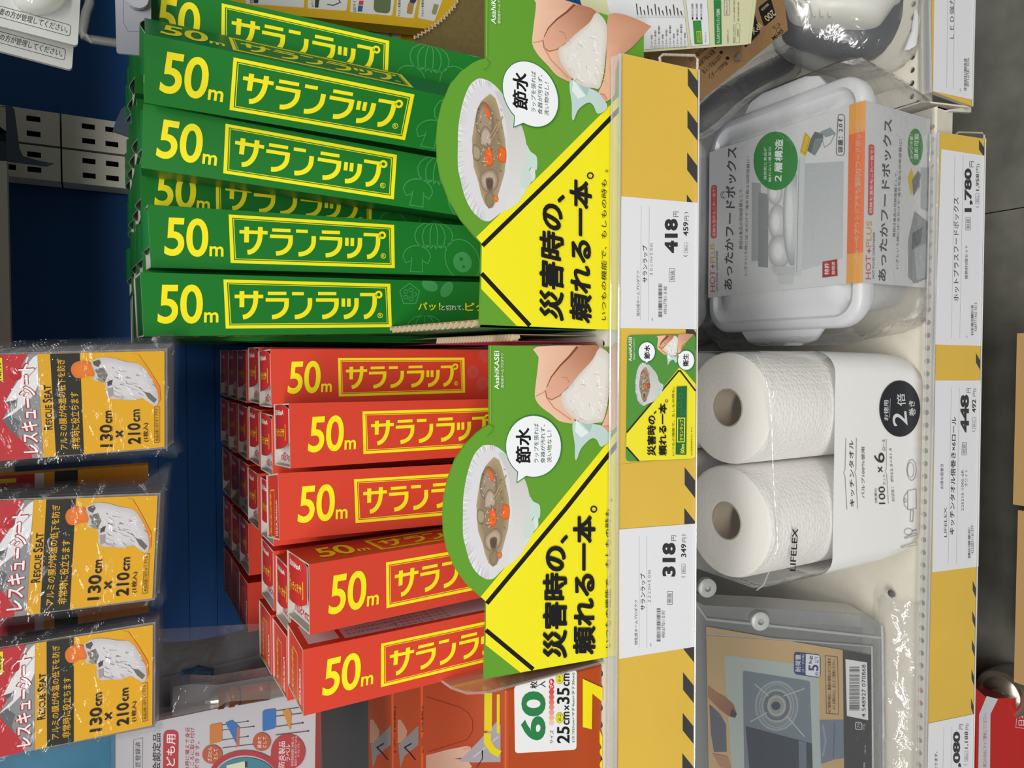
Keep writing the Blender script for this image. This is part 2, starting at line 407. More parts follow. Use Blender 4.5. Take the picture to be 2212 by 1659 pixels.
# ------------------------------------------------------------------ price rails
YEL = '#e0b93f'
PAPERY = mat(YEL, 0.45, spec=0.35, var=0.06, bscale=14)
CLEAR = film(0.02, 0.0, 10, 0.06, gloss=0.8)
CLEARG = film(0.30, 0.0, 10, 0.15, (0.62, 0.63, 0.63), gloss=1.2)
def rail(label, top, bot, Y, stripes, sx, sh_, slant, lip, z, papers):
    """top/bot: [(x,y),(x,y)] the rail's upper and lower edge in photo pixels"""
    (ax, ay), (bx, by) = top; (cx, cy), (dx, dy) = bot
    pl = planeY(ax, ay, Y, tilt=10.7)
    o = pl.hit(ax, ay)
    t = thing('price_rail', label, 'price rail', pl.hit((ax+cx)/2, (ay+cy)/2))
    b = MB(); b.prism([pl.hit(*p, -0.001) for p in (top[0], bot[0], bot[1], top[1])], -pl.n*0.004); b.build('rail_back', mat('#b9b7ae', 0.4), t)
    for q in papers:
        b = MB(); b.prism([pl.hit(*p, 0.0002) for p in q], -pl.n*0.0006); b.build('yellow_strip', PAPERY, t)
    for y in stripes:
        s = on(pl, start=9)
        k = (y-ay)/(by-ay); x0 = sx[0]+(sx[1]-sx[0])*k; wd = bx-ax+0
        xe = cx+(dx-cx)*k-1.5
        s.poly([(x0, y), (xe, y+slant), (xe, y+slant+sh_), (x0, y+sh_)], '#2b2b2c', same=True)
        s.build('black_stripe', t)
    b = MB()
    A = [pl.hit(top[0][0]-1.5, top[0][1], 0.0022), pl.hit(top[1][0]-1.5, top[1][1], 0.0022)]
    Bq = [pl.hit(bot[0][0]+1.2, bot[0][1], 0.0022), pl.hit(bot[1][0]+1.2, bot[1][1], 0.0022)]
    b.add([A[0], Bq[0], Bq[1], A[1]], [[0, 1, 2, 3]]); b.build('clear_cover', CLEAR, t)
    # rounded clear lip on top of the rail
    b = MB()
    b.add([A[0], A[1], A[1]+Vector((0, 0.0085, 0.0022)), A[0]+Vector((0, 0.0085, 0.0022))], [[0, 1, 2, 3]])
    b.build('clear_lip', CLEARG, t)
    b = MB(); b.tube([A[0]+Vector((0, 0.001, 0.0004)), A[1]+Vector((0, 0.001, 0.0004))], 0.0009); b.tube([A[0]+Vector((0, 0.0085, 0.002)), A[1]+Vector((0, 0.0085, 0.002))], 0.0008)
    b.build('lip_bead', film(0.25, 0, 10, 0.05, (0.8, 0.8, 0.8), 1.5), t)
    b = MB(); b.tube([Bq[0], Bq[1]], 0.0006, 6); b.build('bottom_edge', film(0.5, 0, 10, 0.1, (0.85, 0.86, 0.87), 1.3), t)
    return t, pl
r1, PR1 = rail('clear price rail with yellow and black striped strip under the two printed trays', [(1344, 115), (1334, 1760)], [(1509, 151), (1498, 1760)], 0.42,
    [146.5, 237.3, 329, 420, 690, 1009, 1097, 1364, 1452, 1540, 1627], (1486, 1473), 38, 29, 13, 0, [[(1345, 116), (1507, 151), (1505, 985), (1336, 1003)], [(1336, 1003.5), (1504, 985.5), (1498, 1760), (1334, 1760)]])
r2, PR2 = rail('clear price rail with yellow and black striped strip below the kitchen paper', [(2032, 285), (2002, 1760)], [(2128, 300), (2100, 1760)], 0.427,
    [302, 762, 1254, 1319, 1381, 1445, 1508], (2115, 2094), 21, 17, 14, 0, [[(2032, 286), (2127, 300), (2099, 1760), (2002, 1760)]])
r3, PR3 = rail('clear price rail of the next bay in the top right corner', [(2011, -160), (2015, 199)], [(2109, -160), (2100, 230)], 0.433, [], (2097, 2089), 24, 17, 14, 0, [[(2012, -160), (2107, -160), (2099, 229), (2015, 198)]])
b = MB(); P = planeY(2100, 235, 0.43); b.prism([P.hit(2051, 236), P.hit(2098, 231), P.hit(2098, 243), P.hit(2050, 240)], Vector((0, 0.004, 0))); b.build('end_cap', CREAM, r3)
# bent white wire loops at the rail ends
for q, lab, yy in (([(1430, 170), (1425, 124), (1432, 118), (1500, 120), (1507, 128), (1505, 175)], 'wire_clip', 0.432), ([(2066, 320), (2064, 291), (2070, 286), (2121, 287), (2126, 292), (2125, 320)], 'wire_clip', 0.44)):
    P = planeY(*q[0], yy); b = MB(); b.tube([P.hit(*p) for p in q], 0.0011, 8); b.build(lab, mat('#cfc4ae', 0.5, var=0.3, bscale=400), r1 if q[0][0] < 1600 else r2)
# ------------------------------------------------------------------ price labels
def label(plane, quad, name, lab, group, draw, K):
    group = None
    t = thing(name, lab, 'price label', plane.hit(*K(*quad[0]), 0.0006), group=group)
    b = MB(); b.prism([plane.hit(*K(*p), 0.0009) for p in quad], -plane.n*0.0003); b.build('card', mat('#e2e3e7', 0.5, spec=0.35), t)
    s = Sheet(lambda u, v, l: plane.hit(u, v, 0.0009+l), K, 3); draw(s); s.build('print', t); return t
K2 = zoom(930, 400, 3.6867); K3 = zoom(930, 720, 3.6867); K4 = zoom(930, 1100, 2.968)
K5 = zoom(1490, 0, 3.0637); K6 = zoom(1490, 200, 2.9626); K7 = zoom(1490, 700, 2.7645); K8 = zoom(1490, 1200, 3.0637); K1 = zoom(930, 0, 3.6867)
GR = '#5a5a5e'
def d418(s):
    for x in (1678, 1742): s.line([(x, 168), (x-6, 1078)], 2, '#8a8a8e')
    s.vt('旭化成ホームプロダクツ', 1666, 1045, 682, 26, BLACK, 0.006); s.vt('サランラップ', 1728, 775, 478, 40, BLACK, 0.015)
    s.vt('３０ｃｍ×５０ｍ', 1770, 718, 462, 24, BLACK); s.vt('418', 1970, 540, 268, 106, BLACK, 0.062); s.vt('円', 1975, 252, 210, 40, BLACK)
    s.vt('(', 2048, 568, 556, 36, BLACK); s.vt('459', 2054, 405, 292, 42, BLACK, 0.03); s.vt('円', 2058, 282, 245, 34, BLACK); s.vt(')', 2056, 228, 216, 38, BLACK)
    s.rrect([(2020, 460), (2050, 460), (2048, 538), (2018, 538)], BLACK, 0.08, wd=2); s.vt('税込', 2044, 526, 474, 18, BLACK)
    s.rrect([(1902, 665), (1945, 665), (1944, 768), (1901, 768)], BLACK, 0.05, wd=3); s.vt('税抜', 1940, 758, 678, 32, BLACK)
    s.bars(1815, 1845, 785, 1052, BLACK); s.vt('4901677011 0180', 1882, 1028, 806, 26, BLACK); s.vt('#05', 1771, 1080, 1056, 10, BLACK)
def d318(s):
    for x in (1338, 1388): s.line([(x, 172), (x, 890)], 1.6, '#8a8a8e')
    s.vt('旭化成ホームプロダクツ', 1328, 870, 582, 21, BLACK, 0.006); s.vt('サランラップ', 1378, 648, 412, 33, BLACK, 0.015)
    s.vt('２２ｃｍ×５０ｍ', 1412, 597, 392, 19, BLACK); s.vt('318', 1572, 432, 215, 86, BLACK, 0.062); s.vt('円', 1574, 203, 168, 30, BLACK)
    s.vt('(', 1634, 438, 428, 28, BLACK); s.vt('349', 1640, 308, 222, 34, BLACK, 0.03); s.vt('円', 1641, 212, 182, 26, BLACK); s.vt(')', 1638, 172, 162, 28, BLACK)
    s.rrect([(1611, 352), (1633, 352), (1633, 414), (1611, 414)], BLACK, 0.08, wd=2); s.vt('税込', 1630, 406, 362, 15, BLACK)
    s.rrect([(1519, 527), (1552, 527), (1550, 610), (1518, 610)], BLACK, 0.05, wd=2.5); s.vt('税抜', 1547, 602, 536, 26, BLACK)
    s.bars(1450, 1475, 635, 850, BLACK, seed=5); s.vt('4901677011 0197', 1504, 826, 648, 22, BLACK); s.vt('#05', 1416, 880, 860, 9, BLACK)
PG = 'white price labels in the shelf rails'
label(PR1, [(1520, 88), (2128, 140), (2125, 1148), (1510, 1138)], 'price_label', 'white price label reading 418 under the green tray', PG, d418, K2)
label(PR1, [(1210, 130), (1697, 92), (1693, 882), (1210, 960)], 'price_label', 'white price label reading 318 under the red tray', PG, d318, K4)
def d1780(s):
    for x in (1682, 1736): s.line([(x+15, 400), (x-8, 1570)], 1.6, '#9a9a9e')
    s.vt('ホットプラスフードボックス', 1722, 1335, 672, 34, '#2b2b2e', 0.012); s.vt('発熱材3個セット', 1780, 1195, 975, 20, '#2b2b2e', 0.01)
    s.vt('1,780', 1812, 765, 485, 54, '#202022', 0.055); s.vt('円', 1818, 478, 440, 28, '#202022'); s.rrect([(1768, 798), (1796, 798), (1794, 880), (1766, 880)], '#303030', 0.05, wd=2.5); s.vt('税抜', 1792, 872, 806, 20, '#303030')
    s.vt('(', 1853, 735, 727, 24, GR); s.vt('1,958', 1855, 628, 520, 24, '#303030', 0.02); s.vt('円)', 1858, 512, 455, 24, '#303030')
    s.rrect([(1830, 645), (1852, 645), (1851, 712), (1829, 712)], GR, 0.1, wd=2); s.vt('税込', 1848, 704, 656, 14, GR)
    s.bars(1800, 1816, 1360, 1555, '#303030', seed=8); s.vt('4589771465 0313', 1838, 1530, 1345, 16, '#303030'); s.vt('#05', 1778, 1570, 1555, 9, GR)
label(PR2, [(1612, 362), (1890, 404), (1872, 1622), (1568, 1612)], 'price_label', 'white price label reading 1,780 under the white food box', PG, d1780, K6)
def d448(s):
    s.line([(1562, 380), (1543, 1432)], 1.6, '#9a9a9e'); s.line([(1610, 380), (1592, 1432)], 1.6, '#9a9a9e')
    s.vt('お得な倍巻き', 1515, 985, 835, 18, '#2b2b2e', 0.01); s.vt('LIFELEX', 1535, 1272, 1095, 16, '#2b2b2e'); s.text('キッチンタオル倍巻き×6ロール', (1580, 1258), (1593, 555), 30, '#202022', 0.02)
    s.vt('225215-100S-6R', 1636, 1115, 870, 14, '#303030'); s.vt('ホワイト', 1660, 970, 870, 18, '#303030')
    s.vt('448', 1668, 648, 422, 52, '#1b1b1d', 0.06); s.vt('円', 1678, 412, 382, 24, '#1b1b1d'); s.rrect([(1627, 708), (1653, 708), (1651, 782), (1625, 782)], '#303030', 0.05, wd=2.5); s.vt('税抜', 1648, 775, 716, 18, '#303030')
    s.vt('(', 1706, 642, 634, 22, GR); s.vt('492', 1710, 530, 450, 25, '#202022', 0.03); s.vt('円)', 1713, 432, 385, 22, '#303030')
    s.rrect([(1688, 560), (1710, 560), (1709, 625), (1687, 625)], GR, 0.1, wd=2); s.vt('税込', 1705, 617, 570, 13, GR)
    s.bars(1662, 1676, 1215, 1400, '#303030', seed=2); s.vt('4522831161379', 1695, 1372, 1203, 15, '#303030')
label(PR2, [(1468, 336), (1743, 336), (1724, 1448), (1449, 1483)], 'price_label', 'white price label reading 448 under the kitchen paper rolls', PG, d448, K7)
def d1080(s):
    s.line([(1682, 1135), (1675, 1420)], 1.6, '#9a9a9e'); s.line([(1735, 1130), (1728, 1420)], 1.6, '#9a9a9e')
    s.vt('よります。', 1640, 1420, 1298, 20, '#202022', 0.015); s.vt('1,080', 1798, 1450, 1165, 56, '#202022', 0.055); s.vt('円', 1810, 1150, 1118, 28, '#202022')
    s.vt('(', 1836, 1388, 1380, 24, GR); s.vt('1,188', 1845, 1278, 1165, 26, '#303030', 0.02); s.vt('円)', 1850, 1155, 1112, 24, '#303030')
    s.rrect([(1820, 1295), (1842, 1293), (1840, 1360), (1818, 1362)], GR, 0.1, wd=2); s.vt('税込', 1838, 1352, 1304, 14, GR)
label(PR2, [(1581, 1112), (1887, 1048), (1880, 1700), (1570, 1700)], 'price_label', 'white price label reading 1,080 in the bottom right corner under the stove case', PG, d1080, K8)
def dled(s):
    s.line([(1708, -50), (1700, 578)], 1.8, '#9a9a9e'); s.line([(1752, -50), (1746, 590)], 1.8, '#9a9a9e')
    s.vt('ＬＥＤ強力', 1750, 255, -15, 30, '#3a3a3c', 0.005); s.bars(1815, 1832, 388, 600, '#3a3a3c', seed=9); s.vt('497127581 5056', 1850, 575, 385, 18, '#3a3a3c'); s.vt('#05', 1795, 605, 585, 8, GR)
label(PR3, [(1624, -420), (1898, -420), (1872, 660), (1612, 604)], 'price_label', 'white price label reading LED in the rail of the next bay', PG, dled, K5)
# ------------------------------------------------------------------ wrap boxes
W = 0.0455
def rot(yaw, tilt, lean):
    r = math.radians
    return Matrix.Rotation(r(yaw), 3, 'Z') @ Matrix.Rotation(r(tilt), 3, 'X') @ Matrix.Rotation(r(lean), 3, 'Y')
ART = {}
fq = [(662, 608), (1625, 628), (1633, 883), (677, 888)]
ART['green'] = homog(fq, [(55.6, -19.2), (190.1, -19.2), (190.1, 17.6), (55.6, 17.6)])
ART['red'] = homog(fq, [(53.2, -15.6), (168.0, -15.6), (168.0, 15.8), (53.2, 15.8)])
SP = dict(green=dict(body='#1b7529', pale='#3f9150', dark='#12602a'), red=dict(body='#d2432f', pale='#c9524a', dark='#b23428'))
def arc(x, y0, y1, x2):      # right stroke: straight down, then a quarter bend to the lower left
    ym = y0+(y1-y0)*0.30; pts = [(x, y0), (x, ym)]
    for i in range(1, 9):
        t = i/8*PI/2; pts.append((x-(x-x2)*(1-math.cos(t)), ym+(y1-ym)*math.sin(t)))
    return pts
def face_print(s, kind, variant, full=True):
    Y = '#f4e61e'; c = SP[kind]
    def q(*p): return [tuple(a) for a in p]
    k = lambda e: [(662+e, 608+e*0.9), (1625-e, 628+e*0.9), (1633-e, 883-e*0.9), (677+e, 888-e*0.9)]
    s.poly(k(0), Y); s.poly(k(20), c['body']); s.poly(k(26), Y); s.poly(k(30), c['body'])
    def L(pts, w_): s.line(pts, w_, Y); s.L += 0.08
    b = lambda x0, x1, y, w_=20: L([(x0, y), (x1, y)], w_)
    b(725, 886, 705); L([(766, 675), (766, 766)], 27); L(arc(844, 673, 823, 772), 27)
    for x in (908, 1196): b(x+4, x+110, 687, 19); b(x-8, x+124, 724, 20); L(arc(x+111, 716, 823, x+28), 26)
    b(1050, 1118, 688, 19); L(arc(1153, 713, 823, 1066), 26)
    L([(1347, 715), (1347, 763)], 21); L([(1379, 715), (1379, 763)], 21); L(arc(1424, 713, 823, 1350), 26)
    b(1445, 1536, 692, 19); s.ring((1555, 692), 16.5, 16.5, 12, Y, 18); L(arc(1531, 690, 823, 1467), 26)
    s.ring((1563, 814), 14, 14, 3, Y, 16); s.text('R', (1556, 823), (1571, 823), 18, Y, res=1)
    o = 0 if kind == 'green' else -14; hs = 1.0 if kind == 'green' else 1.06
    s.text('5', (300+o, 860), (410+o, 860), 220*hs, Y, 0.022, shear=0.05, res=6); s.text('0', (424+o, 860), (549+o, 860), 222*hs, Y, 0.022, res=6); s.text('m', (556+o, 853), (636+o, 853), 58*hs, Y, 0.025, res=4)
    if not full: return
    s.L += 1; p = c['pale']
    if kind == 'green':
        if variant == 'A':
            star = [(1740+62*math.cos(2*PI*i/10-0.3)*(1 if i % 2 == 0 else 0.82), 690+66*math.sin(2*PI*i/10-0.3)*(1 if i % 2 == 0 else 0.82)) for i in range(10)]
            s.line(star, 7, p, closed=True)
            for i in range(5): s.ring((1740+28*math.cos(1.256*i), 690+28*math.sin(1.256*i)), 13, 11, 5, p, 10)
            s.disc((1862, 636), 52, 34, p, 25); s.disc((1965, 660), 34, 52, p, 35)
            for d in (-1, -0.55, 0, 0.55, 1): s.line([(1830+d*20, 815)]+[(1830+d*(20+95*math.sin(t)), 815+175*(1-math.cos(t))/1.7) for t in (0.4, 0.8, 1.2, 1.6, 2.0)]+[(1835+d*60, 990)], 6, p)
            s.text('パッ！', (1790, 785), (1925, 785), 48, '#e8df20', 0.02); s.text('と切れて、', (1930, 785), (2068, 785), 32, '#e4e6da', 0.01); s.text('ピタ！', (2075, 788), (2235, 788), 50, '#e8df20', 0.02)
        else:
            for d in (-1, -0.6, -0.2, 0.2, 0.6, 1): s.line([(1863+d*10, 590)]+[(1863+d*(10+105*math.sin(t)), 610+d*d*-10+85*(1-math.cos(t))) for t in (0.5, 1.0, 1.5, 2.0, 2.4)]+[(1863+d*8, 740)], 7, p)
            s.ring((1763, 815), 82, 70, 7, p, 24, 180, 360); s.line([(1681, 815), (1700, 850), (1730, 835), (1735, 815)], 6, p); s.line([(1845, 815), (1830, 850), (1800, 835), (1795, 815)], 6, p); s.line([(1735, 830), (1725, 900), (1800, 900), (1795, 830)], 6, p)
            s.ring((2038, 823), 100, 130, 7, p, 26, ang=-25); s.disc((2038, 833), 56, 62, p, -20); s.disc((2030, 815), 12, col=c['body']); s.disc((2045, 860), 9, col=c['body'])
            s.ring((2120, 560), 70, 60, 6, p, 20)
    else:
        for cx, cy in ((1690, 735), (1765, 820)):
            s.disc((cx, cy), 46, 50, p); s.ring((cx, cy-6), 16, 16, 5, c['body'], 5)
        st = [(1740, 560), (1850, 560), (1845, 620), (1800, 668), (1765, 668), (1735, 615)]; s.poly(st, p)
        for i in range(8): s.disc((1760+(i % 3)*32, 580+(i//3)*28), 4, 7, c['body'], same=True)
def wrap_box(kind, top, ang, label_, group, faces='front', variant='B', end='tongue', floorz=None, name='wrap_box', S=1.0, detail=True, taily=None):
    R = rot(*ang); top = Vector(top); fz = S1+0.002 if floorz is None else floorz
    H = min((top.z-fz)/(R @ Vector((0, 0, 1))).z, 0.32)
    w = W*S; base = top+R @ Vector((0, 0, -H))
    t = thing(name, label_, 'box', base, R, group)
    c = SP[kind]; hw = w/2; th = 0.0007
    board = mat('#b9b4ac', 0.7); skin = mat(c['body'], 0.36, spec=0.45, bump=0.04, bscale=120)
    b = MB()                                       # carton: outer wall with a slight mid-length swell, white cut edge on top
    N = 10 if detail else 2
    rng = random.Random(hash(label_) % 999 if False else len(label_))
    def ringz(z, e, ins=0.0):
        k = z/H; bow = 0.0
        q = hw-ins
        return [Vector((-q, ins, z)), Vector((-q*0.2, ins-bow, z)), Vector((q*0.2, ins-bow*0.7, z)), Vector((q, ins, z)), Vector((q+bow*0.8, w*0.5, z)), Vector((q, w-ins, z)), Vector((0, w-ins+bow*0.4, z)), Vector((-q, w-ins, z)), Vector((-q-bow*0.8, w*0.5, z))]
    rings = [ringz(H*i/N, 0) for i in range(N+1)]
    b.loft(rings, cap0=True, cap1=False)
    tp = ringz(H, 0); ti = ringz(H, 0, th*1.4); td = ringz(H-0.006, 0, th*1.4)
    b.loft([tp, ti], cap0=False, cap1=False, mi=1); b.loft([ti, td], cap0=False, cap1=False, mi=1)
    b.build('carton', [skin, board], t, local=True, smooth=True)
    # closing flaps in the end
    e = 0.0012
    if end == 'tongue':
        b = MB(); b.box(-hw+e, hw-e, e, w-e, H-0.0052, H-0.0045); b.build('under_flap', mat('#c4c3c0' if kind == 'red' else '#9da09f', 0.6), t, local=True)
        s = Sheet(lambda u, v, l: Vector((-v/1000, u/1000, H-0.0044+l)))
        if kind == 'red': s.text('22cm×50m', (w*90, (hw)*850), (w*950, hw*850), 6.5, '#b8323a', 0.02)
        s.build('size_print', t, local=True)
        # tongue: rounded tab hinged on the back edge, curving down towards the front
        b = MB(); out = []
        nn = 9; bl = 0.0016 if kind == 'red' else 0.0042
        x0, x1 = -hw*0.38, hw-0.0006
        for j in range(nn):
            k = j/(nn-1); y = w-e-(w*0.80)*k; z = H-0.0006+bl*math.sin(PI*k)-0.0006*k
            ext = 1-max(0, (k-0.62)/0.38)**2*0.35
            xl = x0 - (hw*0.10)*(1-k); out.append((xl+(1-ext)*w*0.2, x1-(1-ext)*w*0.2, y, z))
        vs = []
        for a in out: vs += [Vector((a[0], a[2], a[3])), Vector((a[1], a[2], a[3]))]
        vb = [v+Vector((0, 0, -0.0005)) for v in vs]; m_ = len(vs)
        fs = [[2*i, 2*i+1, 2*i+3, 2*i+2] for i in range(nn-1)]
        b.add(vs, fs); b.add(vb, fs); ed = [0]+[2*i for i in range(1, nn)]+[2*i+1 for i in range(nn-1, -1, -1)]
        b.add(vs+vb, [[ed[i], ed[(i+1) % len(ed)], ed[(i+1) % len(ed)]+m_, ed[i]+m_] for i in range(len(ed))], mi=1)
        tg = b.build('tongue', [mat('#bb2f2c' if kind == 'red' else '#1f7a38', 0.35), board], t, local=True)
        if kind == 'red':
            def fz_(u, v, l):
                k = (w-e-u/1000)/(w*0.80); return Vector((-v/1000, u/1000, H-0.0006+0.0016*math.sin(PI*max(0, min(1, k)))-0.0006*k+l*2+0.00003))
            s = Sheet(fz_); a = w*1000
            s.text('AsahiKASEI', (a*0.36, -hw*640), (a*0.86, -hw*640), 3.8, '#efe6e2', 0.02)
            q = [(a*0.30, -hw*330), (a*0.90, -hw*330), (a*0.90, hw*150), (a*0.30, hw*150)]
            s.rrect(q, '#e0c02a', 0.02, wd=0.9); s.text('サランラップ', (a*0.34, hw*60), (a*0.87, hw*60), 6.5, '#e0c02a', 0.03)
            s.build('tongue_print', tg, local=True)
    elif end == 'flat':
        b = MB(); b.box(-hw+e, hw-e, e, w-e, H-0.0016, H-0.0008); b.build('end_flap', mat(c['dark'] if kind == 'green' else '#c93a2e', 0.4), t, local=True)
        if kind == 'red':
            s = Sheet(lambda u, v, l: Vector((-v/1000, u/1000, H-0.00075+l))); a = w*1000
            s.rrect([(a*0.42, -hw*500), (a*0.72, -hw*500), (a*0.72, hw*950), (a*0.42, hw*950)], '#e0c02a', 0.03, wd=0.9)
            s.text('サランラップ', (a*0.66, -hw*400), (a*0.66, hw*850), 6.5, '#e0c02a', 0.03); s.text('AsahiKASEI', (a*0.22, -hw*200), (a*0.22, hw*900), 4.5, '#efe6e2', 0.02)
            s.build('end_print', t, local=True)
    def bow(z): return 0.0
    A = ART[kind]
    if 'front' in faces:
        def ff(u, v, l):
            u, v = u*S, max(-hw*1000, min(hw*1000, v*S)); k = 1-min(1, abs(v/1000)/hw); kk = min(1, k/0.8)
            return Vector((-v/1000, -bow(H-u/1000)*kk-0.00010-l, H-u/1000))
        s = Sheet(ff, A); face_print(s, kind, variant); s.build('lettering', t, local=True, rough=0.4)
    if 'right' in faces:
        s = Sheet(lambda u, v, l: Vector((hw+bow(H-u/1000)*0.8*(1-abs(v/1000)/hw)+0.0001+l, w/2-v/1000, H-u/1000)), A)
        face_print(s, kind, variant, False); s.build('lettering', t, local=True, rough=0.4)
    if 'left' in faces:
        s = Sheet(lambda u, v, l: Vector((-hw-bow(H-u/1000)*0.8*(1-abs(v/1000)/hw)-0.0001-l, w/2+v/1000, H-u/1000)), A)
        face_print(s, kind, variant, False); s.build('lettering', t, local=True, rough=0.4)
    if 'back' in faces:      # instruction panel on the right side
        s = Sheet(lambda u, v, l: Vector((hw+bow(H-u/1000)*0.8+0.00015+l, w/2-v/1000, H-u/1000)))
        s.poly([(5, -14), (26, -14), (26, 17), (5, 17)], '#d5d3d6'); s.poly([(29, -16), (150, -16), (150, 19), (29, 19)], '#cfcdd4'); s.poly([(64, -17), (92, -17), (92, -5), (64, -5)], '#2e62b8')
        for i in range(5): s.text('ラップを引き出して切る', (32, -9+i*6), (60+i*2, -9+i*6), 3, '#5066a8')
        for i in range(4): s.text('引き出せなくなったら', (66, 3+i*5), (108, 3+i*5), 3, '#a8484a')
        s.text('引き出せなくなったら', (66, -8), (90, -8), 4, '#e8eef8'); s.build('instruction_panel', t, local=True)
    return t
GG = 'green upright wrap boxes in the left half of the display'; GR_ = 'red upright wrap boxes in the display'
def top(x, y, z): return (x, y, ZC+z)
wrap_box('green', top(.1983, .558, -.0326), (-34.7, -2.56, -.24), 'twisted green 50m wrap box showing two printed faces', GG, 'front right', 'B', 'tongue')
wrap_box('green', top(.1622, .5924, -.0324), (-5.5, -3.6, 2.4), 'leaning green 50m wrap box beside the twisted one', GG, 'front', 'B', 'tongue')
wrap_box('green', top(.0904, .5933, -.036), (-3.4, .5, -2.0), 'upright green 50m wrap box second from the red boxes, front row', GG, 'front', 'B', 'tongue')
wrap_box('green', top(.0392, .5763, -.0297), (0, 2.9, -1.9), 'green 50m wrap box with slogan, nearest the red boxes, front row', GG, 'front left', 'A', 'flat')
wrap_box('green', top(.2585, .612, -.0342), (-7, -3, 0.5), 'green 50m wrap box half hidden behind the twisted one', GG, 'front', 'B', 'tongue')
wrap_box('green', top(.1365, .648, -.034), (-1, 0, 0), 'shaded green 50m wrap box set back next to the leaning one', GG, 'front', 'B', 'tongue')
cols = ['nearest the red boxes', 'second from the red boxes', 'third from the red boxes', 'fourth from the red boxes', 'farthest from the red boxes']
rown = ['second', 'third', 'fourth', 'fifth']
gx = [.0392, .0885, .1365, .187, .240]
jr = random.Random(4)
for ci, x in enumerate(gx):
    for ri in range(4):
        y = (.6415, .6435, .6995, .662, .668)[ci]+ri*0.0515
        if y+W > 0.865: continue
        wrap_box('green', top(x+jr.uniform(-.001, .001), y, -.033+jr.uniform(-.0015, .0015)), (jr.uniform(-1, 1), 0, 0), 'green wrap box, column %s, %s from the front' % (cols[ci], rown[ri]), GG, '', 'B', 'flat' if ci == 0 else 'tongue', detail=False)
R_ = [('R1', (-.0143, .5786, -.1182), (1.6, .4, -.3), 'front', 'tongue', 'red 50m wrap box set back, nearest the green boxes'),
      ('R2', (-.0531, .5136, -.1173), (4.05, 1.4, .4), 'front', 'tongue', 'red 50m wrap box pulled forward, second from the green boxes'),
      ('R3', (-.1008, .5072, -.108), (9.66, -1.1, 1.4), 'front', 'flat', 'red 50m wrap box with a closed end, middle one of the front row'),
      ('R4', (-.1533, .4605, -.1165), (.7, 4.4, 0), 'front right', 'tongue', 'red 50m wrap box with two printed faces, second from the rescue sheets side'),
      ('R5', (-.2119, .4728, -.1151), (-3.5, -.5, -.7), 'front back', 'flat', 'red 50m wrap box with blue and white instruction panel, lowest in the photo')]
for n, p, a, f, e_, lab in R_:
    wrap_box('red', top(*p), a, lab, GR_, f, 'B', e_)
rx = [-.0155, -.0672, -.1205, -.1740, -.2275]
rcols = ['nearest the green boxes', 'second from the green boxes', 'third from the green boxes', 'fourth from the green boxes', 'farthest from the green boxes']
ry = [.577, .629, .681, .733, .785]
for ci, x in enumerate(rx):
    for ri, y in enumerate(ry):
        if ci == 0 and ri == 0: continue
        if ci == 3 and ri == 0: y = .522; 
        if ci == 3 and ri == 1: y = .577
        if ci == 4 and ri == 0: y = .535
        if ci == 4 and ri == 1: y = .587
        if ci == 2 and ri == 0: y = .570
        if y+W*1.06 > 0.86: y = 0.8
        pass
        wrap_box('red', top(x+jr.uniform(-.001, .001)+.0012, y, -.118+jr.uniform(-.001, .001)), (jr.uniform(-1.2, 1.2), 0, 0),
                 'red wrap box, column %s, %s from the front' % (rcols[ci], (['first'] + rown+['sixth'])[ri+(1 if ci else 0)]), GR_, '', 'B', 'flat' if ci == 4 else 'tongue', detail=False, S=1.05)
def outline_blob(pl, pts, depth, name, m, parent, n=8, zmin=None):
    """rounded solid whose silhouette is pts (photo pixels) on plane pl"""
    P3 = [pl.hit(*p) for p in smooth2(pts, 4)]; cc = sum(P3, Vector())/len(P3); rings = []
    for i in range(n+1):
        a = PI*i/n; k = max(0.02, math.sin(a)**0.6); d = math.cos(a)
        rings.append([cc+(p-cc)*k+pl.n*(depth/2*d) for p in P3])
    b = MB(); b.loft(rings)
    if zmin is not None:
        for v in b.v: v.z = max(v.z, zmin)
    return b.build(name, m, parent, smooth=True)
# ------------------------------------------------------------------ cardboard display trays with printed front panels
def inv3(f, pts):   # numeric inverse of a planar homography f at the given points
    out = []
    for (u, v) in pts:
        x, y = u, v
        for _ in range(30):
            a = f(x, y); e = 0.5; ax = f(x+e, y); ay = f(x, y+e)
            J = np.array([[(ax[0]-a[0])/e, (ay[0]-a[0])/e], [(ax[1]-a[1])/e, (ay[1]-a[1])/e]])
            d = np.linalg.solve(J, [u-a[0], v-a[1]]); x += d[0]; y += d[1]
        out.append((x, y))
    return out
src = [(1045.6, 1467), (1049.6, 1298.8), (1115.8, 1042.8), (1282.6, 1100.3), (1198.5, 839.4), (1319, 1080.7), (1170.9, 1421.8)]
dst = [(1035, 702), (1042.6, 524.8), (1107.6, 274.5), (1274, 379.7), (1193, 88), (1312, 369), (1163.3, 682)]
H12 = homog(src, dst)
C2H = lambda pts, K=K1: inv3(H12, mp(K, pts))
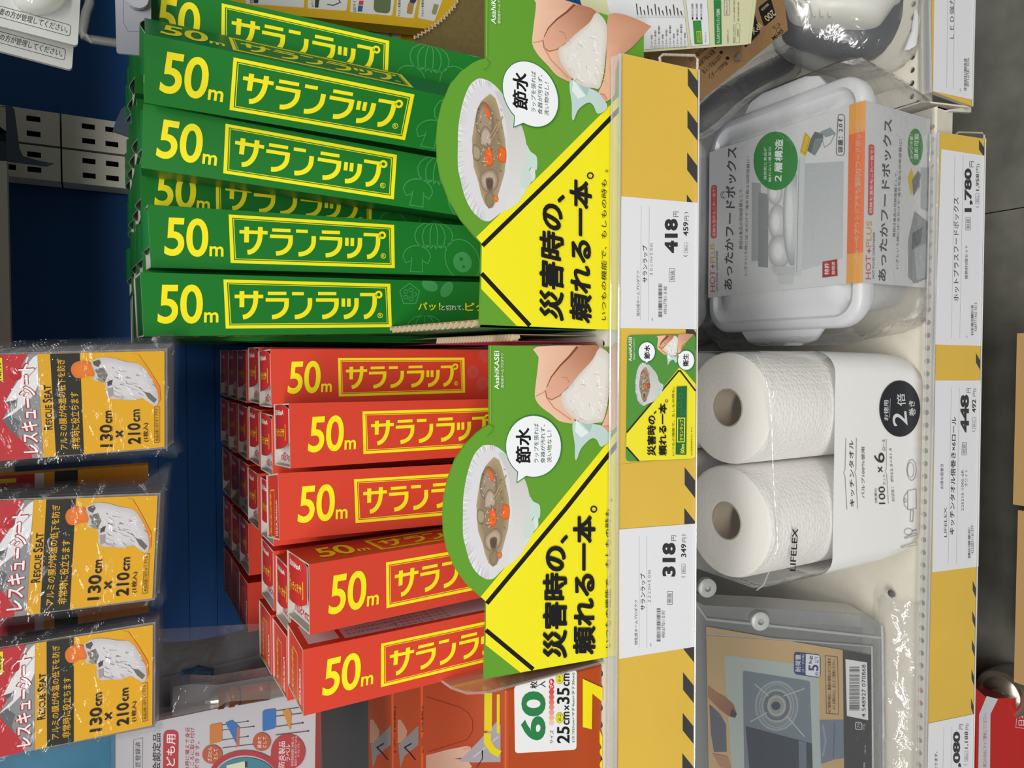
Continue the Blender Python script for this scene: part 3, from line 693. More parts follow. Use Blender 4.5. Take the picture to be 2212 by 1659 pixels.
def bowl(s, g=lambda p: p):
    """printed photo: clear-wrapped bowl of stew"""
    P = lambda K, pts: g(mp(K, pts))
    s.poly(P(K3, [(450, 888), (400, 905), (340, 980), (290, 1130), (262, 1300), (258, 1430)])+P(K4, [(208, 160), (225, 240), (250, 330), (290, 400), (340, 440), (375, 450), (410, 440), (470, 380), (560, 310), (610, 240), (640, 180), (650, 100)])+P(K3, [(790, 1300), (745, 1150), (680, 1060), (600, 960), (520, 900)]), '#d3d1d6', sm=True)
    s.poly(P(K3, [(600, 960), (680, 1060), (745, 1150), (790, 1300), (795, 1420)])+P(K4, [(645, 130), (610, 240), (560, 310), (500, 350), (520, 240), (530, 130)])+P(K3, [(640, 1350), (630, 1200), (590, 1060), (540, 960)]), '#c3c2c1', to='#d6d5d3', p=g([K3(600, 1000)])[0], q=g([K4(560, 300)])[0], sm=True)
    s.poly(P(K4, [(660, 60), (700, 20), (690, 60), (690, 110), (655, 150)])+P(K4, [(640, 180), (600, 230)]), '#cfdcd8', sm=True)
    s.poly(P(K3, [(790, 1300), (820, 1340), (870, 1370), (868, 1470), (825, 1460), (800, 1500), (795, 1400)]), '#bfd6ce', sm=True)
    s.poly(P(K3, [(760, 1450), (830, 1530), (800, 1620), (740, 1620)]), '#c4d2cc', sm=True)
    rng = random.Random(11)
    c = K3(470, 1330)
    rim = mp(K3, [(520, 900), (450, 890), (395, 910), (345, 980), (315, 1060), (292, 1130), (275, 1220), (264, 1300), (258, 1380), (258, 1430)])+mp(K4, [(208, 160), (215, 200), (225, 240), (238, 290), (250, 330), (270, 370), (290, 400), (315, 425), (340, 440), (375, 450)])
    for i in range(len(rim)-1):
        for k in (0.1, 0.35, 0.6, 0.85):
            a = (rim[i][0]*(1-k)+rim[i+1][0]*k, rim[i][1]*(1-k)+rim[i+1][1]*k); d = rng.uniform(.12, .3)
            b_ = (a[0]+(c[0]-a[0])*d, a[1]+(c[1]-a[1])*d*0.5)
            s.line(g([a, b_]), rng.uniform(0.6, 2.2), rng.choice(['#f6f6f8', '#b5b1ba', '#e9e9ee', '#c2bfc6']), w1=0.3)
    s.L += 1
    s.blob(P(K3, [(505, 985), (470, 1020), (435, 1060), (405, 1130), (385, 1230), (375, 1300), (365, 1370), (370, 1450)])+P(K4, [(298, 50), (305, 140), (335, 225), (350, 290), (372, 345), (400, 370), (425, 355), (445, 310), (470, 220), (495, 130), (503, 50)])+P(K3, [(628, 1380), (620, 1300), (600, 1200), (570, 1080), (545, 1010)]), '#8d7c62', '#a89674', 0.7)
    for q, col in (([(430, 1080), (470, 1060), (520, 1120), (530, 1250), (500, 1330), (440, 1330), (400, 1280), (395, 1180)], '#9c8a76'),
                   ([(440, 1270), (480, 1240), (515, 1290), (520, 1370), (470, 1400), (425, 1380)], '#b5a596'),
                   ([(380, 1400), (430, 1420), (430, 1500), (385, 1520), (368, 1460)], '#a3977a')):
        s.blob(P(K3, q), col, '#75634d', 0.6)
    for q, col in (([(350, 170), (420, 120), (460, 170), (440, 240), (380, 270), (345, 230)], '#b3a08d'), ([(380, 190), (425, 180), (420, 250), (390, 255)], '#5c4a40'), ([(375, 300), (420, 260), (430, 330), (395, 365)], '#8c7d60')):
        s.blob(P(K4, q), col, '#7c6a55', 0.6)
    for q in ([(470, 1420), (485, 1398), (510, 1400), (528, 1470), (520, 1520), (485, 1545), (462, 1510)], [(575, 1370), (600, 1362), (628, 1385), (625, 1470), (600, 1482), (562, 1468)], [(458, 1080), (475, 1078), (500, 1130), (505, 1170), (490, 1180), (470, 1140)]):
        s.blob(P(K3, q), '#e0672a', '#c2501e', 0.7)
    s.blob(P(K4, [(430, 280), (452, 278), (458, 300), (445, 318), (430, 305)]), '#dd7a3a', '#c6602a')
    for a, b_ in (((590, 1180), (520, 1330)), ((560, 1200), (500, 1320)), ((600, 1130), (560, 1230))): s.line(P(K3, [a, b_]), 3.2, '#a8946c', w1=2)
    for _ in range(60):
        x, y = rng.uniform(400, 600), rng.uniform(1080, 1560); a = rng.uniform(0, 6.3); l = rng.uniform(6, 24)
        s.line(P(K3, [(x, y), (x+l*math.cos(a), y+l*math.sin(a))]), rng.uniform(.5, 1.6), rng.choice(['#c9bfae', '#665138', '#efe9de', '#7a674c']))
    s.L += 1
def hands(s, g=lambda p: p, gl=None):
    """printed photo: hands shaping a wrapped rice ball"""
    P = lambda K, pts: g(mp(K, pts)); SK, SD, SL = '#d9a78c', '#b77a5c', '#e6bda3'
    gl = gl or (lambda p: g(C2H(p)))
    # lower hand
    s.poly(gl([(1740, 200), (1740, 230), (1600, 380), (1500, 460), (1478, 560), (1470, 740), (1415, 800), (1370, 808), (1340, 780), (1340, 730), (1375, 650), (1392, 560), (1400, 440), (1400, 300), (1405, 200), (1430, 110), (1560, 120)]), '#e2b295', to='#c08a6c', p=gl([(1400, 500)])[0], q=gl([(1650, 330)])[0], sm=True)
    s.line(gl([(1560, 430), (1500, 470), (1478, 560), (1470, 720)]), 5, '#b98465', w1=2, same=False)
    s.poly(gl([(1350, 745), (1385, 752), (1405, 790), (1390, 800), (1355, 790), (1343, 770)]), '#dc9a88', sm=True)
    s.line(gl([(1350, 745), (1385, 752), (1408, 790)]), 1.5, '#b0705c', same=False)
    # upper hand
    s.poly(P(K3, [(850, 106), (860, 190), (852, 290), (836, 420), (833, 515), (880, 585), (960, 645), (1020, 695), (1080, 712), (1130, 718), (1145, 702), (1140, 665), (1085, 595), (1052, 545), (1045, 480), (1100, 420), (1200, 300), (1300, 200), (1360, 106)]), SL, to='#cf9a7e', p=P(K3, [(900, 300)])[0], q=P(K3, [(1200, 200)])[0], sm=True)
    s.poly(P(K3, [(1170, 106), (1100, 190), (1010, 290), (940, 390), (915, 455), (925, 512), (965, 530), (1020, 500), (1100, 430), (1180, 330), (1260, 245), (1345, 106)]), '#dba88c', to='#a97056', p=P(K3, [(1000, 440)])[0], q=P(K3, [(1280, 130)])[0], sm=True)
    s.line(P(K3, [(1170, 106), (1105, 185), (1030, 260), (960, 350), (925, 430)]), 5.5, '#7e4a34', w1=1.5, same=False)
    s.line(P(K3, [(915, 455), (925, 512), (965, 530), (1030, 495), (1100, 428)]), 2.5, '#a96a4e', same=False)
    s.line(P(K3, [(1045, 350), (1085, 350), (1105, 395)]), 1.6, '#b98063'); s.line(P(K3, [(840, 500), (900, 470), (915, 455)]), 2, '#c08f74')
    s.poly(P(K3, [(955, 425), (985, 415), (1025, 445), (1030, 478), (1000, 475), (965, 450)]), '#dd9f90', sm=True)
    s.line(P(K3, [(930, 520), (980, 590), (1050, 640), (1120, 690)]), 2.5, '#c58d70', same=False)
    # film tails
    s.poly(P(K3, [(1143, 700), (1130, 765), (1148, 880), (1150, 990), (1165, 1005), (1195, 925), (1245, 865), (1290, 835), (1325, 850), (1362, 905), (1440, 830), (1400, 770), (1350, 730), (1230, 715)]), '#b9cfcd', sm=True)
    s.poly(P(K3, [(1160, 690), (1225, 760), (1260, 790), (1200, 830), (1150, 780)]), '#dbe6e4'); s.poly(P(K3, [(1190, 700), (1290, 720), (1270, 790)]), '#9fbdba')
    # wrapped rice
    s.blob(P(K3, [(1045, 480), (1040, 530), (1060, 590), (1100, 640), (1160, 690), (1240, 722), (1330, 712), (1372, 700), (1398, 620), (1415, 520), (1425, 400), (1438, 260), (1420, 160), (1345, 118), (1290, 210), (1180, 330), (1100, 430)]), '#dcd8d2', '#cfc5bc', 0.75)
    rng = random.Random(5)
    for _ in range(46):
        x = rng.uniform(1090, 1400); y = rng.uniform(300, 690)
        if (x-1090) < (430-y)*0.9: continue
        a = rng.uniform(-0.6, 1.6); l = rng.uniform(20, 70)
        s.line(P(K3, [(x, y), (x+l*0.5*math.cos(a), y+l*0.4*math.sin(a)), (x+l*math.cos(a+.3), y+l*math.sin(a+.3))]), rng.uniform(.8, 2.4), rng.choice(['#f4f2ef', '#f7f6f5', '#bdb5ad', '#e9e5e0']), w1=.3)
    s.L += 1
def bubble(s, g, K, c, r, ry, tail, col='#2b7a48'):
    t0 = math.atan2(tail[1]-c[1], tail[0]-c[0]); pts = []
    for i in range(41):
        t = t0+0.17+(2*PI-0.34)*i/40; pts.append((c[0]+r*math.cos(t), c[1]+ry*math.sin(t)))
    pts.append(tail); pts = g(mp(K, pts)); s.poly(pts, '#e8eaee'); s.line(pts, 1.9, col, closed=True, same=False)
OUT2 = [(1057, 746), (1320, 749.5), (1402, 751), (1402, 1404), (1329, 1417), (1045.6, 1467), (1048.5, 1370), (1049.6, 1299), (1037, 1289)] + mp(K4, [(230, 480), (160, 380), (105, 250), (85, 150)]) + mp(K3, [(100, 1430), (110, 1300), (140, 1160), (200, 1000), (280, 880), (370, 790), (420, 752), (470, 726)])
def tray_art(s, g):
    P = lambda K, pts: g(mp(K, pts))
    YW = '#ece122'
    s.poly(g([(1038.5, 1289), (1190, 1106.5), (1340, 922), (1402, 848), (1402, 1403), (1329, 1416.5), (1124, 1452.5), (1049, 1393), (1050, 1300)]), YW)
    s.line(g([(1051.3, 1303.8), (1221.4, 1100), (1335, 957), (1400, 876)]), 9.5, BLACK, same=False)
    s.line(g([(1049.5, 1361), (1152, 1446)]), 9.5, BLACK, same=False)
    bowl(s, g); hands(s, g)
    bubble(s, g, K3, (820, 900), 222, 246, (687, 1190))
    def T(t, K, x, y0, y1, h, col, bold=0.0, x1=None, res=2):
        a, b_ = P(K, [(x, y0), (x if x1 is None else x1, y1)]); c = P(K, [(x-h, y0)])[0]; d = P(K, [((x if x1 is None else x1)-h, y1)])[0]
        h0 = math.hypot(c[0]-a[0], c[1]-a[1]); h1 = math.hypot(d[0]-b_[0], d[1]-b_[1])
        s.text(t, a, b_, h0, col, bold, h1=h1, up=((c[0]-a[0])/h0, (c[1]-a[1])/h0), res=res)
    T('節水', K3, 800, 1038, 752, 122, BLACK, 0.03, res=4)
    for i, (t, y0, y1) in enumerate((('ラップを張れば', 1032, 718), ('食器が汚れず、', 1035, 728), ('洗い物なし！', 1028, 775))): T(t, K3, 861+i*52, y0, y1, 37, '#35553e', 0.008)
    T('災害時の', K4, 876, 957, 236, 158, BLACK, 0.040, res=4); T('、', K4, 882, 222, 165, 50, BLACK, 0.03)
    T('頼れる一本', K4, 1058, 932, 40, 146, BLACK, 0.040, res=4); c = P(K3, [(1300, 1402)])[0]; s.ring(c, 6, 6, 2.8, BLACK)
    T('いつもの機能で、もしもの時も', K4, 1155, 890, 0, 36, '#2a2a20', 0.004); c = P(K3, [(1435, 1330)])[0]; s.ring(c, 2.4, 2.4, 1, '#2a2a20', 12)
    T('AsahiKASEI', K3, 547, 446, 140, 38, '#f1f4ee', 0.014, res=4); T('旭化成ホームプロダクツ', K3, 583, 433, 158, 22, '#e9efe4', 0.006)
CARD_G = '#5f982e'
KRAFT = mat('#a38a68', 0.8, bump=0.3, bscale=260, var=0.15)
def tray(lab, g, side_x, side_col, xspan):
    pl = planeY(*g([(1060, 1100)])[0], 0.449, tilt=5.5)
    out = g(OUT2)
    t = thing('display_tray', lab, 'display tray', pl.hit(*g([(1300, 1100)])[0]), group=None)
    slab(pl, out, 0.0022, 'front_panel', [mat(CARD_G, 0.42, spec=0.4)], t)
    s = on(pl, start=3); tray_art(s, g)
    # pressed fold along the panel's upper edge and the little locking notch
    s.line(g([(1060, 748), (1059, 912)]), 1.2, '#8cc653'); a = g(mp(K3, [(470, 726), (500, 745), (485, 790), (450, 820)])); s.line(a, 1.2, '#4d8426')
    s.build('print', t, rough=0.42)
    x0, x1 = xspan; zt = ZC-0.228; b = MB(); b.box(x0, x1, 0.452, 0.86, S1+0.0002, S1+0.0018); b.build('tray_floor', KRAFT, t)
    return t, pl
g1 = lambda pts: [H12(*p) for p in pts]; g2 = lambda pts: list(pts)
t1, PC1 = tray('cardboard display tray with green and yellow front holding the green wrap boxes', g1, 0.0235, '#235a35', (0.024, 0.262))
t2, PC2 = tray('cardboard display tray with green and yellow front holding the red wrap boxes', g2, 0.0125, '#a3294b', (-0.25, 0.0125))
def side_panel(parent, x, y0, z0, y1, z1, col, inner='#8f7a5c', thick=0.0040, name='side_panel', front=0.452):
    """corrugated side wall: two liners with a real fluted core showing on the cut top edge"""
    b = MB()
    zb = S1+0.002
    def liner(xa, xb): b.prism([Vector((xa, front, zb)), Vector((xa, 0.86, zb)), Vector((xa, 0.86, z1-0.02)), Vector((xa, y1, z1)), Vector((xa, y0, z0)), Vector((xa, front, z0-0.001))], Vector((xb-xa, 0, 0)), mi=0 if xa == x else 1)
    liner(x, x+0.0005); liner(x+thick-0.0005, x+thick)
    o = b.build(name, [mat(col, 0.5), KRAFT], parent)
    b = MB(); n = 260; lo = []; hi = []; A_ = thick/2-0.0007
    for i in range(n+1):
        k = i/n; y = y0+(y1-y0)*k; z = z0+(z1-z0)*k+0.0002; w_ = i*0.62; xx = x+thick/2+A_*math.sin(w_); dx_ = 0.00045
        lo.append((Vector((xx-dx_, y, z)), Vector((xx+dx_, y+0.0003, z)), Vector((xx-dx_, y, z-0.006)), Vector((xx+dx_, y+0.0003, z-0.006))))
    vs = [v for g_ in lo for v in g_]
    b.add(vs, [f for i in range(n) for f in ([4*i, 4*i+1, 4*i+5, 4*i+4], [4*i+2, 4*i, 4*i+4, 4*i+6], [4*i+1, 4*i+3, 4*i+7, 4*i+5])])
    b.build('corrugated_core', mat('#c9b797', 0.8), o)
    return o
side_panel(t1, 0.0225, 0.4525, ZC-0.2325, 0.66, ZC-0.2105, '#2c6b40', thick=0.0058)
side_panel(t2, 0.0133, 0.4515, ZC-0.262, 0.560, ZC-0.250, '#b03056', thick=0.0055)
# right hand wall of the green tray: olive inside, torn slanting corrugated edge
P = planeX(0.2705, -1)
# ------------------------------------------------------------------ mini card on the rail
def mini(s):
    A = lambda pts: [(x, y) for x, y in pts]
    s.rrect([(1568, 15), (2112, 5), (2108, 998), (1556, 1022)], '#4d9430', 0.07)
    s.poly([(1562, 790), (1990, 262), (2112, 405), (2108, 985), (2080, 998), (1660, 1016), (1558, 905)], '#f2e61c')
    s.line([(1562, 790), (1975, 300), (1990, 300), (2112, 460)], 14, BLACK, same=False); s.line([(1560, 905), (1660, 1018)], 14, BLACK, same=False)
def mini_full(pl):
    t = thing('shelf_card', 'small rounded green and yellow card reading 50m wrap between the two price labels', 'shelf card', pl.hit(*K3(1568, 500), 0.001))
    b = MB(); q = []
    dummy = Sheet(None); dummy._put = lambda *a: None
    q = dummy.rrect([K3(1568, 15), K3(2112, 5), K3(2108, 998), K3(1556, 1022)], '#000000', 0.07)
    b.prism([pl.hit(*p, 0.0016) for p in q], -pl.n*0.0004); b.build('card', mat('#4d9430', 0.4), t)
    s = Sheet(lambda u, v, l: pl.hit(u, v, 0.0016+l), K3, 2); mini(s)
    s.K = None
    fb = homog([K3(258, 1430), K3(450, 888), K3(785, 1300), K4(375, 450)], [K3(1632, 410), K3(1690, 235), K3(1815, 380), K3(1690, 575)])
    bowl(s, lambda p: [fb(*a) for a in p])
    fh = homog([K3(850, 106), K3(833, 515), K3(1165, 1005), K3(1420, 160)], [K3(1810, 20), K3(1805, 115), K3(1893, 252), K3(1965, 30)])
    hands(s, lambda p: [fh(*a) for a in p], lambda p: [fh(*a) for a in C2H(p)])
    I = lambda p: p
    for c, tail in (((1722, 148), (1722, 245)), ((2035, 215), (1962, 165))):
        bubble(s, I, K3, c, 68, 80, tail)
    s.K = K3
    s.vt('節水', 1748, 204, 92, 46, BLACK, 0.03); s.vt('衛生', 2056, 265, 162, 46, BLACK, 0.03)
    s.vt('AsahiKASEI', 1604, 222, 30, 26, '#f1f4ee', 0.014); s.vt('旭化成ホームプロダクツ', 1628, 212, 38, 13, '#eef2ea')
    s.vt('災害時の', 1795, 975, 655, 70, BLACK, 0.03); s.vt('、', 1800, 645, 618, 22, BLACK, 0.02); s.vt('頼れる一本', 1882, 975, 560, 66, BLACK, 0.03); s.ring((1880, 540), 10, 10, 4, BLACK, 14)
    s.vt('いつもの機能で、もしもの時も。', 1943, 975, 428, 20, BLACK)
    s.poly([(1960, 425), (2042, 420), (2036, 968), (1952, 965)], '#27663a'); s.poly([(1965, 672), (2028, 672), (2024, 868), (1962, 868)], '#f0e020'); s.poly([(1972, 679), (2021, 679), (2017, 861), (1969, 861)], '#27663a')
    s.vt('サランラップ', 2014, 854, 686, 30, '#f0e020', 0.02); s.vt('50m', 2022, 958, 882, 30, '#f0e020', 0.03)
    for x, y in ((1990, 500), (1985, 570), (2010, 630)): s.ring((x, y), 16, 22, 3, '#3f8f54', 14)
    s.vt('®は登録商標を示します。', 2085, 975, 742, 12, BLACK)
    s.build('print', t, rough=0.35)
mini_full(PR1)
# ------------------------------------------------------------------ things top right: leaflet pad, kraft box, lantern
def tub(pts): return pts
pl = planeY(1470, 60, 0.462, tilt=2, yaw=-8); K12 = zoom(1280, 0, 5.2667)
t = thing('leaflet_pad', 'pad of cream checklist leaflets hanging behind the right end of the rail', 'leaflet pad', pl.hit(1500, 40))
for i, (dx, dy) in enumerate(((0, 0), (6, -2), (3, -14), (9, -24))):
    slab(Plane(pl.o-pl.n*0.0005*i, pl.n), [(1235+dx, -60), (1633+dx, -60), (1616+dx, 96+dy), (1400, 112+dy), (1290, 118)], 0.0004, 'leaflet', mat('#cfd0a8', 0.6), t)
s = on(pl, K12, 3)
s.poly([(160, 0), (1035, 0), (1088, 530), (640, 560), (300, 560)], '#dcdde0'); s.line([(1030, 0), (1090, 530), (600, 562)], 3, '#55584a'); s.poly([(1062, 0), (1305, 0), (1335, 508), (1122, 528)], '#dfe0e4'); s.line([(1062, 0), (1122, 528), (1335, 508), (1305, 0)], 3, '#55584a')
for i in range(13):
    x = 505+i*42; s.rrect([(x, 180+i*-1), (x+24, 178), (x+26, 196), (x+2, 198)], '#70747a', 0.1, wd=2.2); s.line([(x+8, 168), (x-6, 40+(i*37) % 90)], 13, '#4b4b4b', same=False)
for i in range(10):
    x = 660+i*42; s.rrect([(x, 520), (x+24, 518), (x+26, 536), (x+2, 538)], '#70747a', 0.1, wd=2.2); s.vt('ライター・懐中電灯', x+24, 505, 505-110-(i*53) % 150, 22, '#3c3c3c', 0.01)
s.poly([(1140, 235), (1235, 232), (1252, 500), (1160, 503)], '#3d8a3c'); s.poly([(1182, 358), (1232, 356), (1240, 478), (1190, 480)], '#e2da30'); s.poly([(1187, 364), (1227, 362), (1234, 472), (1195, 474)], '#3d8a3c'); s.vt('サランラップ', 1226, 468, 368, 26, '#e2da30', 0.02)
for i in range(3): s.disc((1138+i*50, 208), 9, 15, '#1c1c1c'); s.vt('水は１人３㍑が目安', 1148+i*50, 190, 40, 24, '#303030', 0.015)
s.vt('・サランラップ', 1298, 490, 365, 22, '#303030')
s.poly([(1378, 0), (1462, 0), (1470, 500), (1393, 508)], '#2f7d40'); s.vt('もしものときのサランラップ活用術', 1450, 490, 100, 40, '#e9efe4', 0.01)
s.vt('®は登録商標を示します。', 1548, 495, 330, 16, '#3a3a3a'); s.rrect([(1500, 0), (1562, 0), (1560, 172), (1498, 172)], '#4a4a9a', 0.06, wd=3); s.vt('サランラップ', 1545, 160, 20, 30, '#303060'); s.vt('旭化成ホームプロダクツ', 1618, 490, 275, 20, '#3a3a3a'); s.rrect([(1633, 270), (1677, 270), (1672, 487), (1628, 487)], '#50544a', 0.04, wd=2); s.vt('お客様相談室', 1662, 420, 330, 16, '#3a3a3a')
s.vt('〒101-8101 東京都千代田区', 1620, 245, 0, 16, '#3a3a3a'); s.vt('TEL 0120-065-402', 1668, 245, 20, 16, '#3a3a3a'); s.build('print', t)
# kraft box, leaning and turned
pl = planeY(1600, 120, 0.492, tilt=6)
t = thing('kraft_box', 'brown kraft carton of a lantern with black badges, tilted on the lower shelf', 'box', pl.hit(1600, 150))
slab(pl, [(1516, 215), (1702, 65), (1686, -70), (1400, -70), (1400, 120)], 0.05, 'carton', mat('#8d6c47', 0.75, bump=0.25, bscale=300, var=0.1), t)
s = on(pl, K5, 3)
ang = lambda p0, p1, h, t_, c='#1a1714', bd=0.02: s.text(t_, p0, p1, h, c, bd)
s.rrect([(452, 50), (535, -15), (572, 110), (492, 178)], '#15161a', 0.14); s.text('200', (545, 62), (488, 112), 44, '#c9b48e', 0.01); s.text('実用点灯約', (515, 20), (470, 60), 18, '#c9b48e', 0.01)
s.rrect([(335, 130), (425, 78), (468, 215), (365, 320), (300, 330)], '#15161a', 0.12); s.text('IPX', (455, 150), (395, 205), 38, '#c9b48e', 0.01)
s.text('E-5', (590, 150), (545, 178), 20, '#2a241c'); s.text('OHM', (608, 190), (540, 248), 26, '#2a241c', 0.02); s.ring((590, 200), 16, 18, 3, '#2a241c')
for i, t_ in enumerate(('約60ルーメン', 'LEDで明るくて見', '電池で安心防滴タ', '角度でお使いいた')):
    x0, y0 = 250-i*42, 385-i*38; s.disc((x0, y0), 12, col='#15120f'); s.text(t_, (x0-15, y0+14), (x0-135, y0+118), 34, '#2a2219', 0.012)
s.build('print', t)
b = MB(); c = pl.hit(*K5(310, 385), 0.002); b.tube([c+pl.n*0.004, c], 0.0032, 12); b.build('tack', mat('#8a8175', 0.3, metal=0.4), t)
# dark product in a bag behind the kraft box
pl = planeY(1560, 250, 0.605); t = thing('black_lantern', 'black lantern in a clear bag behind the kraft box and the food box', 'lantern', pl.hit(1560, 250))
outline_blob(pl, [(1470, 270), (1500, 240), (1560, 185), (1640, 138), (1715, 108), (1735, 125), (1700, 158), (1630, 195), (1560, 245), (1510, 290)], 0.03, 'body', mat('#2b2d30', 0.4), t, n=10, zmin=ZC-0.7405)
outline_blob(pl, [(1460, 270), (1490, 230), (1560, 172), (1640, 122), (1722, 92), (1755, 125), (1710, 172), (1640, 205), (1570, 255), (1510, 305)], 0.05, 'clear_bag', film(0.06, 0.8, 30, 0.12), t, n=8, zmin=ZC-0.7405)
# white lantern in a bag
c = Vector((0.420, 0.53, ZC-0.715))
t = thing('camping_lantern', 'white ribbed lantern with dark base in a clear bag, top right corner', 'lantern', c)
LY = 0.53
pl = planeY(1960, 60, 0.452, tilt=38)
outline_blob(Plane(pl.o-pl.n*0.02, pl.n), mp(K5, [(600, -260), (640, 60), (690, 160), (800, 200), (960, 215), (1120, 225), (1230, 200), (1290, 130), (1340, 60), (1385, 10), (1380, -260)]), 0.07, 'lamp_dome', mat('#d9d8cf', 0.35, spec=0.5), t, n=14, zmin=ZC-0.7405)
outline_blob(Plane(pl.o-pl.n*0.036, pl.n), mp(K5, [(590, -260), (600, 200), (690, 300), (820, 340), (960, 385), (1180, 400), (1330, 330), (1450, 200), (1480, 60), (1480, -260)]), 0.05, 'lamp_base', mat('#2b2e33', 0.4), t, n=12, zmin=ZC-0.7405)
b = MB(); pf = Plane(pl.o+pl.n*0.008, pl.n)
for i in range(5):
    x = 700+i*52; b.tube([pf.hit(*K5(x-90, -60)), pf.hit(*K5(x-10, 20)), pf.hit(*K5(x+20, 110))], 0.0012, 6)
b.build('rib', mat('#c9c7bc', 0.4), t, kind='stuff')
outline_blob(Plane(pl.o-pl.n*0.012, pl.n), mp(K5, [(560, -260), (540, 250), (700, 400), (900, 470), (1150, 520), (1420, 440), (1500, 330), (1520, 100), (1515, -260)]), 0.075, 'clear_bag', film(0.07, 0.8, 30, 0.12), t, n=10, zmin=ZC-0.7405)
pp = Plane(pl.o, pl.n); b = MB(); b.prism([pp.hit(*p) for p in mp(K5, [(1450, 330), (1500, 300), (1520, 130), (1500, 60), (1480, 200), (1430, 330)])], Vector((0, 0.002, 0))); b.build('bag_card', mat('#e2e2e4', 0.4), t)
# grey cable coil behind the rail of the next bay
b = MB(); pp = planeY(2000, 50, 0.462)
for r in (24, 30): b.tube([pp.hit(2002+r*0.6*math.cos(a), 52+r*math.sin(a)) for a in np.linspace(0, 2*PI, 22)], 0.0016, 6, cap=False)
tag(b.build('cable_coil', mat('#77777a', 0.3), None, smooth=True), 'grey coiled cable behind the LED price rail', 'cable')
# ------------------------------------------------------------------ yellow packs behind the green boxes, torn tray wall
def pack(name, lab, pl, pts, thick, m, cat, group=None, mb=None):
    t = thing(name, lab, cat, pl.hit(*pts[0]), group=group); slab(pl, pts, thick, 'pouch', m, t); return t
K11 = zoom(480, 0, 3.8807)
pl = planeY(700, 20, 0.72, tilt=-2)
t = pack('light_pack', 'yellow light package with white picture boxes behind the green boxes', pl, [(395, -80), (980, -80), (1000, 10), (960, 45), (920, 62), (600, 30), (405, 10)], 0.02, mat('#c9a11c', 0.4, var=0.05), 'package')
s = on(pl, K11, 3)
for q in ([(190, -60), (690, -60), (685, 65), (200, 30)], [(720, -60), (1062, -60), (1040, 92), (716, 70)], [(1085, -60), (1450, -60), (1425, 133), (1072, 102)], [(1470, -60), (1650, -60), (1605, 155), (1455, 138)], [(1670, -60), (1870, -60), (1780, 180), (1640, 150)]):
    s.rrect(q, '#c9cac6', 0.1)
s.vt('3in1ケーブル', 768, 60, -20, 26, '#3c3c3c', 0.01); s.poly([(780, -40), (820, -40), (805, 64), (776, 62)], '#3c3a38'); s.line([(880, 35), (930, 45), (990, 20), (960, -30)], 9, '#4b4b4b', same=False)
s.vt('LEDライト', 1122, 98, -20, 26, '#3c3c3c', 0.01); s.poly([(1140, 45), (1180, 48), (1172, 98), (1135, 95)], '#2c5f78'); s.poly([(1148, 5), (1185, 5), (1180, 42), (1142, 40)], '#b5463c'); s.rrect([(1275, -60), (1420, -60), (1405, 115), (1268, 100)], '#5c6b45', 0.3)
s.vt('アルカリ乾電池', 1496, 138, 0, 22, '#3c3c3c', 0.01); s.rrect([(1560, 20), (1612, 20), (1590, 120), (1545, 110)], '#a5813c', 0.2); s.rrect([(1580, -30), (1640, -20), (1612, 30), (1570, 20)], '#2c3a55', 0.2); s.vt('アルカリ乾電池', 1690, 140, 0, 20, '#3c3c3c', 0.01); s.rrect([(1775, 30), (1815, 40), (1790, 125), (1755, 115)], '#8a8a58', 0.2)
s.vt('乾電池', 258, 28, -30, 26, '#3c3c3c'); s.rrect([(265, -40), (305, -40), (300, 28), (262, 26)], '#2f2f30', 0.3); s.build('print', t)
pl = planeY(700, 50, 0.755, tilt=-2)
t = pack('light_pack', 'second yellow light package in shade just behind the first one', pl, [(400, -20), (960, -20), (925, 70), (935, 110), (700, 100), (405, 40)], 0.02, mat('#b08a16', 0.4, var=0.05), 'package')  # dimmer yellow than the first package, its shade painted in
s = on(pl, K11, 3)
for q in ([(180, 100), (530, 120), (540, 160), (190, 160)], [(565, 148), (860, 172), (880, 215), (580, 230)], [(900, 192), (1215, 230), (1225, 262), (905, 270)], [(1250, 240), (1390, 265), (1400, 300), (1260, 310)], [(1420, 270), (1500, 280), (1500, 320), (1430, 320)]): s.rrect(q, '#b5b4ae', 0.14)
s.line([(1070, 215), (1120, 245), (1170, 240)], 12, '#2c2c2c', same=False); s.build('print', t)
# torn tray wall at the far right of the green tray
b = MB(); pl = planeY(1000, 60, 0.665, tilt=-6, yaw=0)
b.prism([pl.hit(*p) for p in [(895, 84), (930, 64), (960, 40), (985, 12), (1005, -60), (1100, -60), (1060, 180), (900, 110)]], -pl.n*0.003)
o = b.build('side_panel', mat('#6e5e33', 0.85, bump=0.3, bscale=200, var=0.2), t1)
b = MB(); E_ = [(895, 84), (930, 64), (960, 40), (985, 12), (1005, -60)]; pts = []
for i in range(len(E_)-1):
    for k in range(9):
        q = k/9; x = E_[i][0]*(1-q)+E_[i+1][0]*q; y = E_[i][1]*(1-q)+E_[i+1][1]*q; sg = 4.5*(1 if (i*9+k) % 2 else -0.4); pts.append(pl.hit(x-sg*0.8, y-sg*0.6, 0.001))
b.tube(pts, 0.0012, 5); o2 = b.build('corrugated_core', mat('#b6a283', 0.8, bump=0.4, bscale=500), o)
def clampZ(pl, zmin):
    def f(u, v, l):
        p = pl.hit(u, v, l); p.z = max(p.z, zmin); return p
    return f
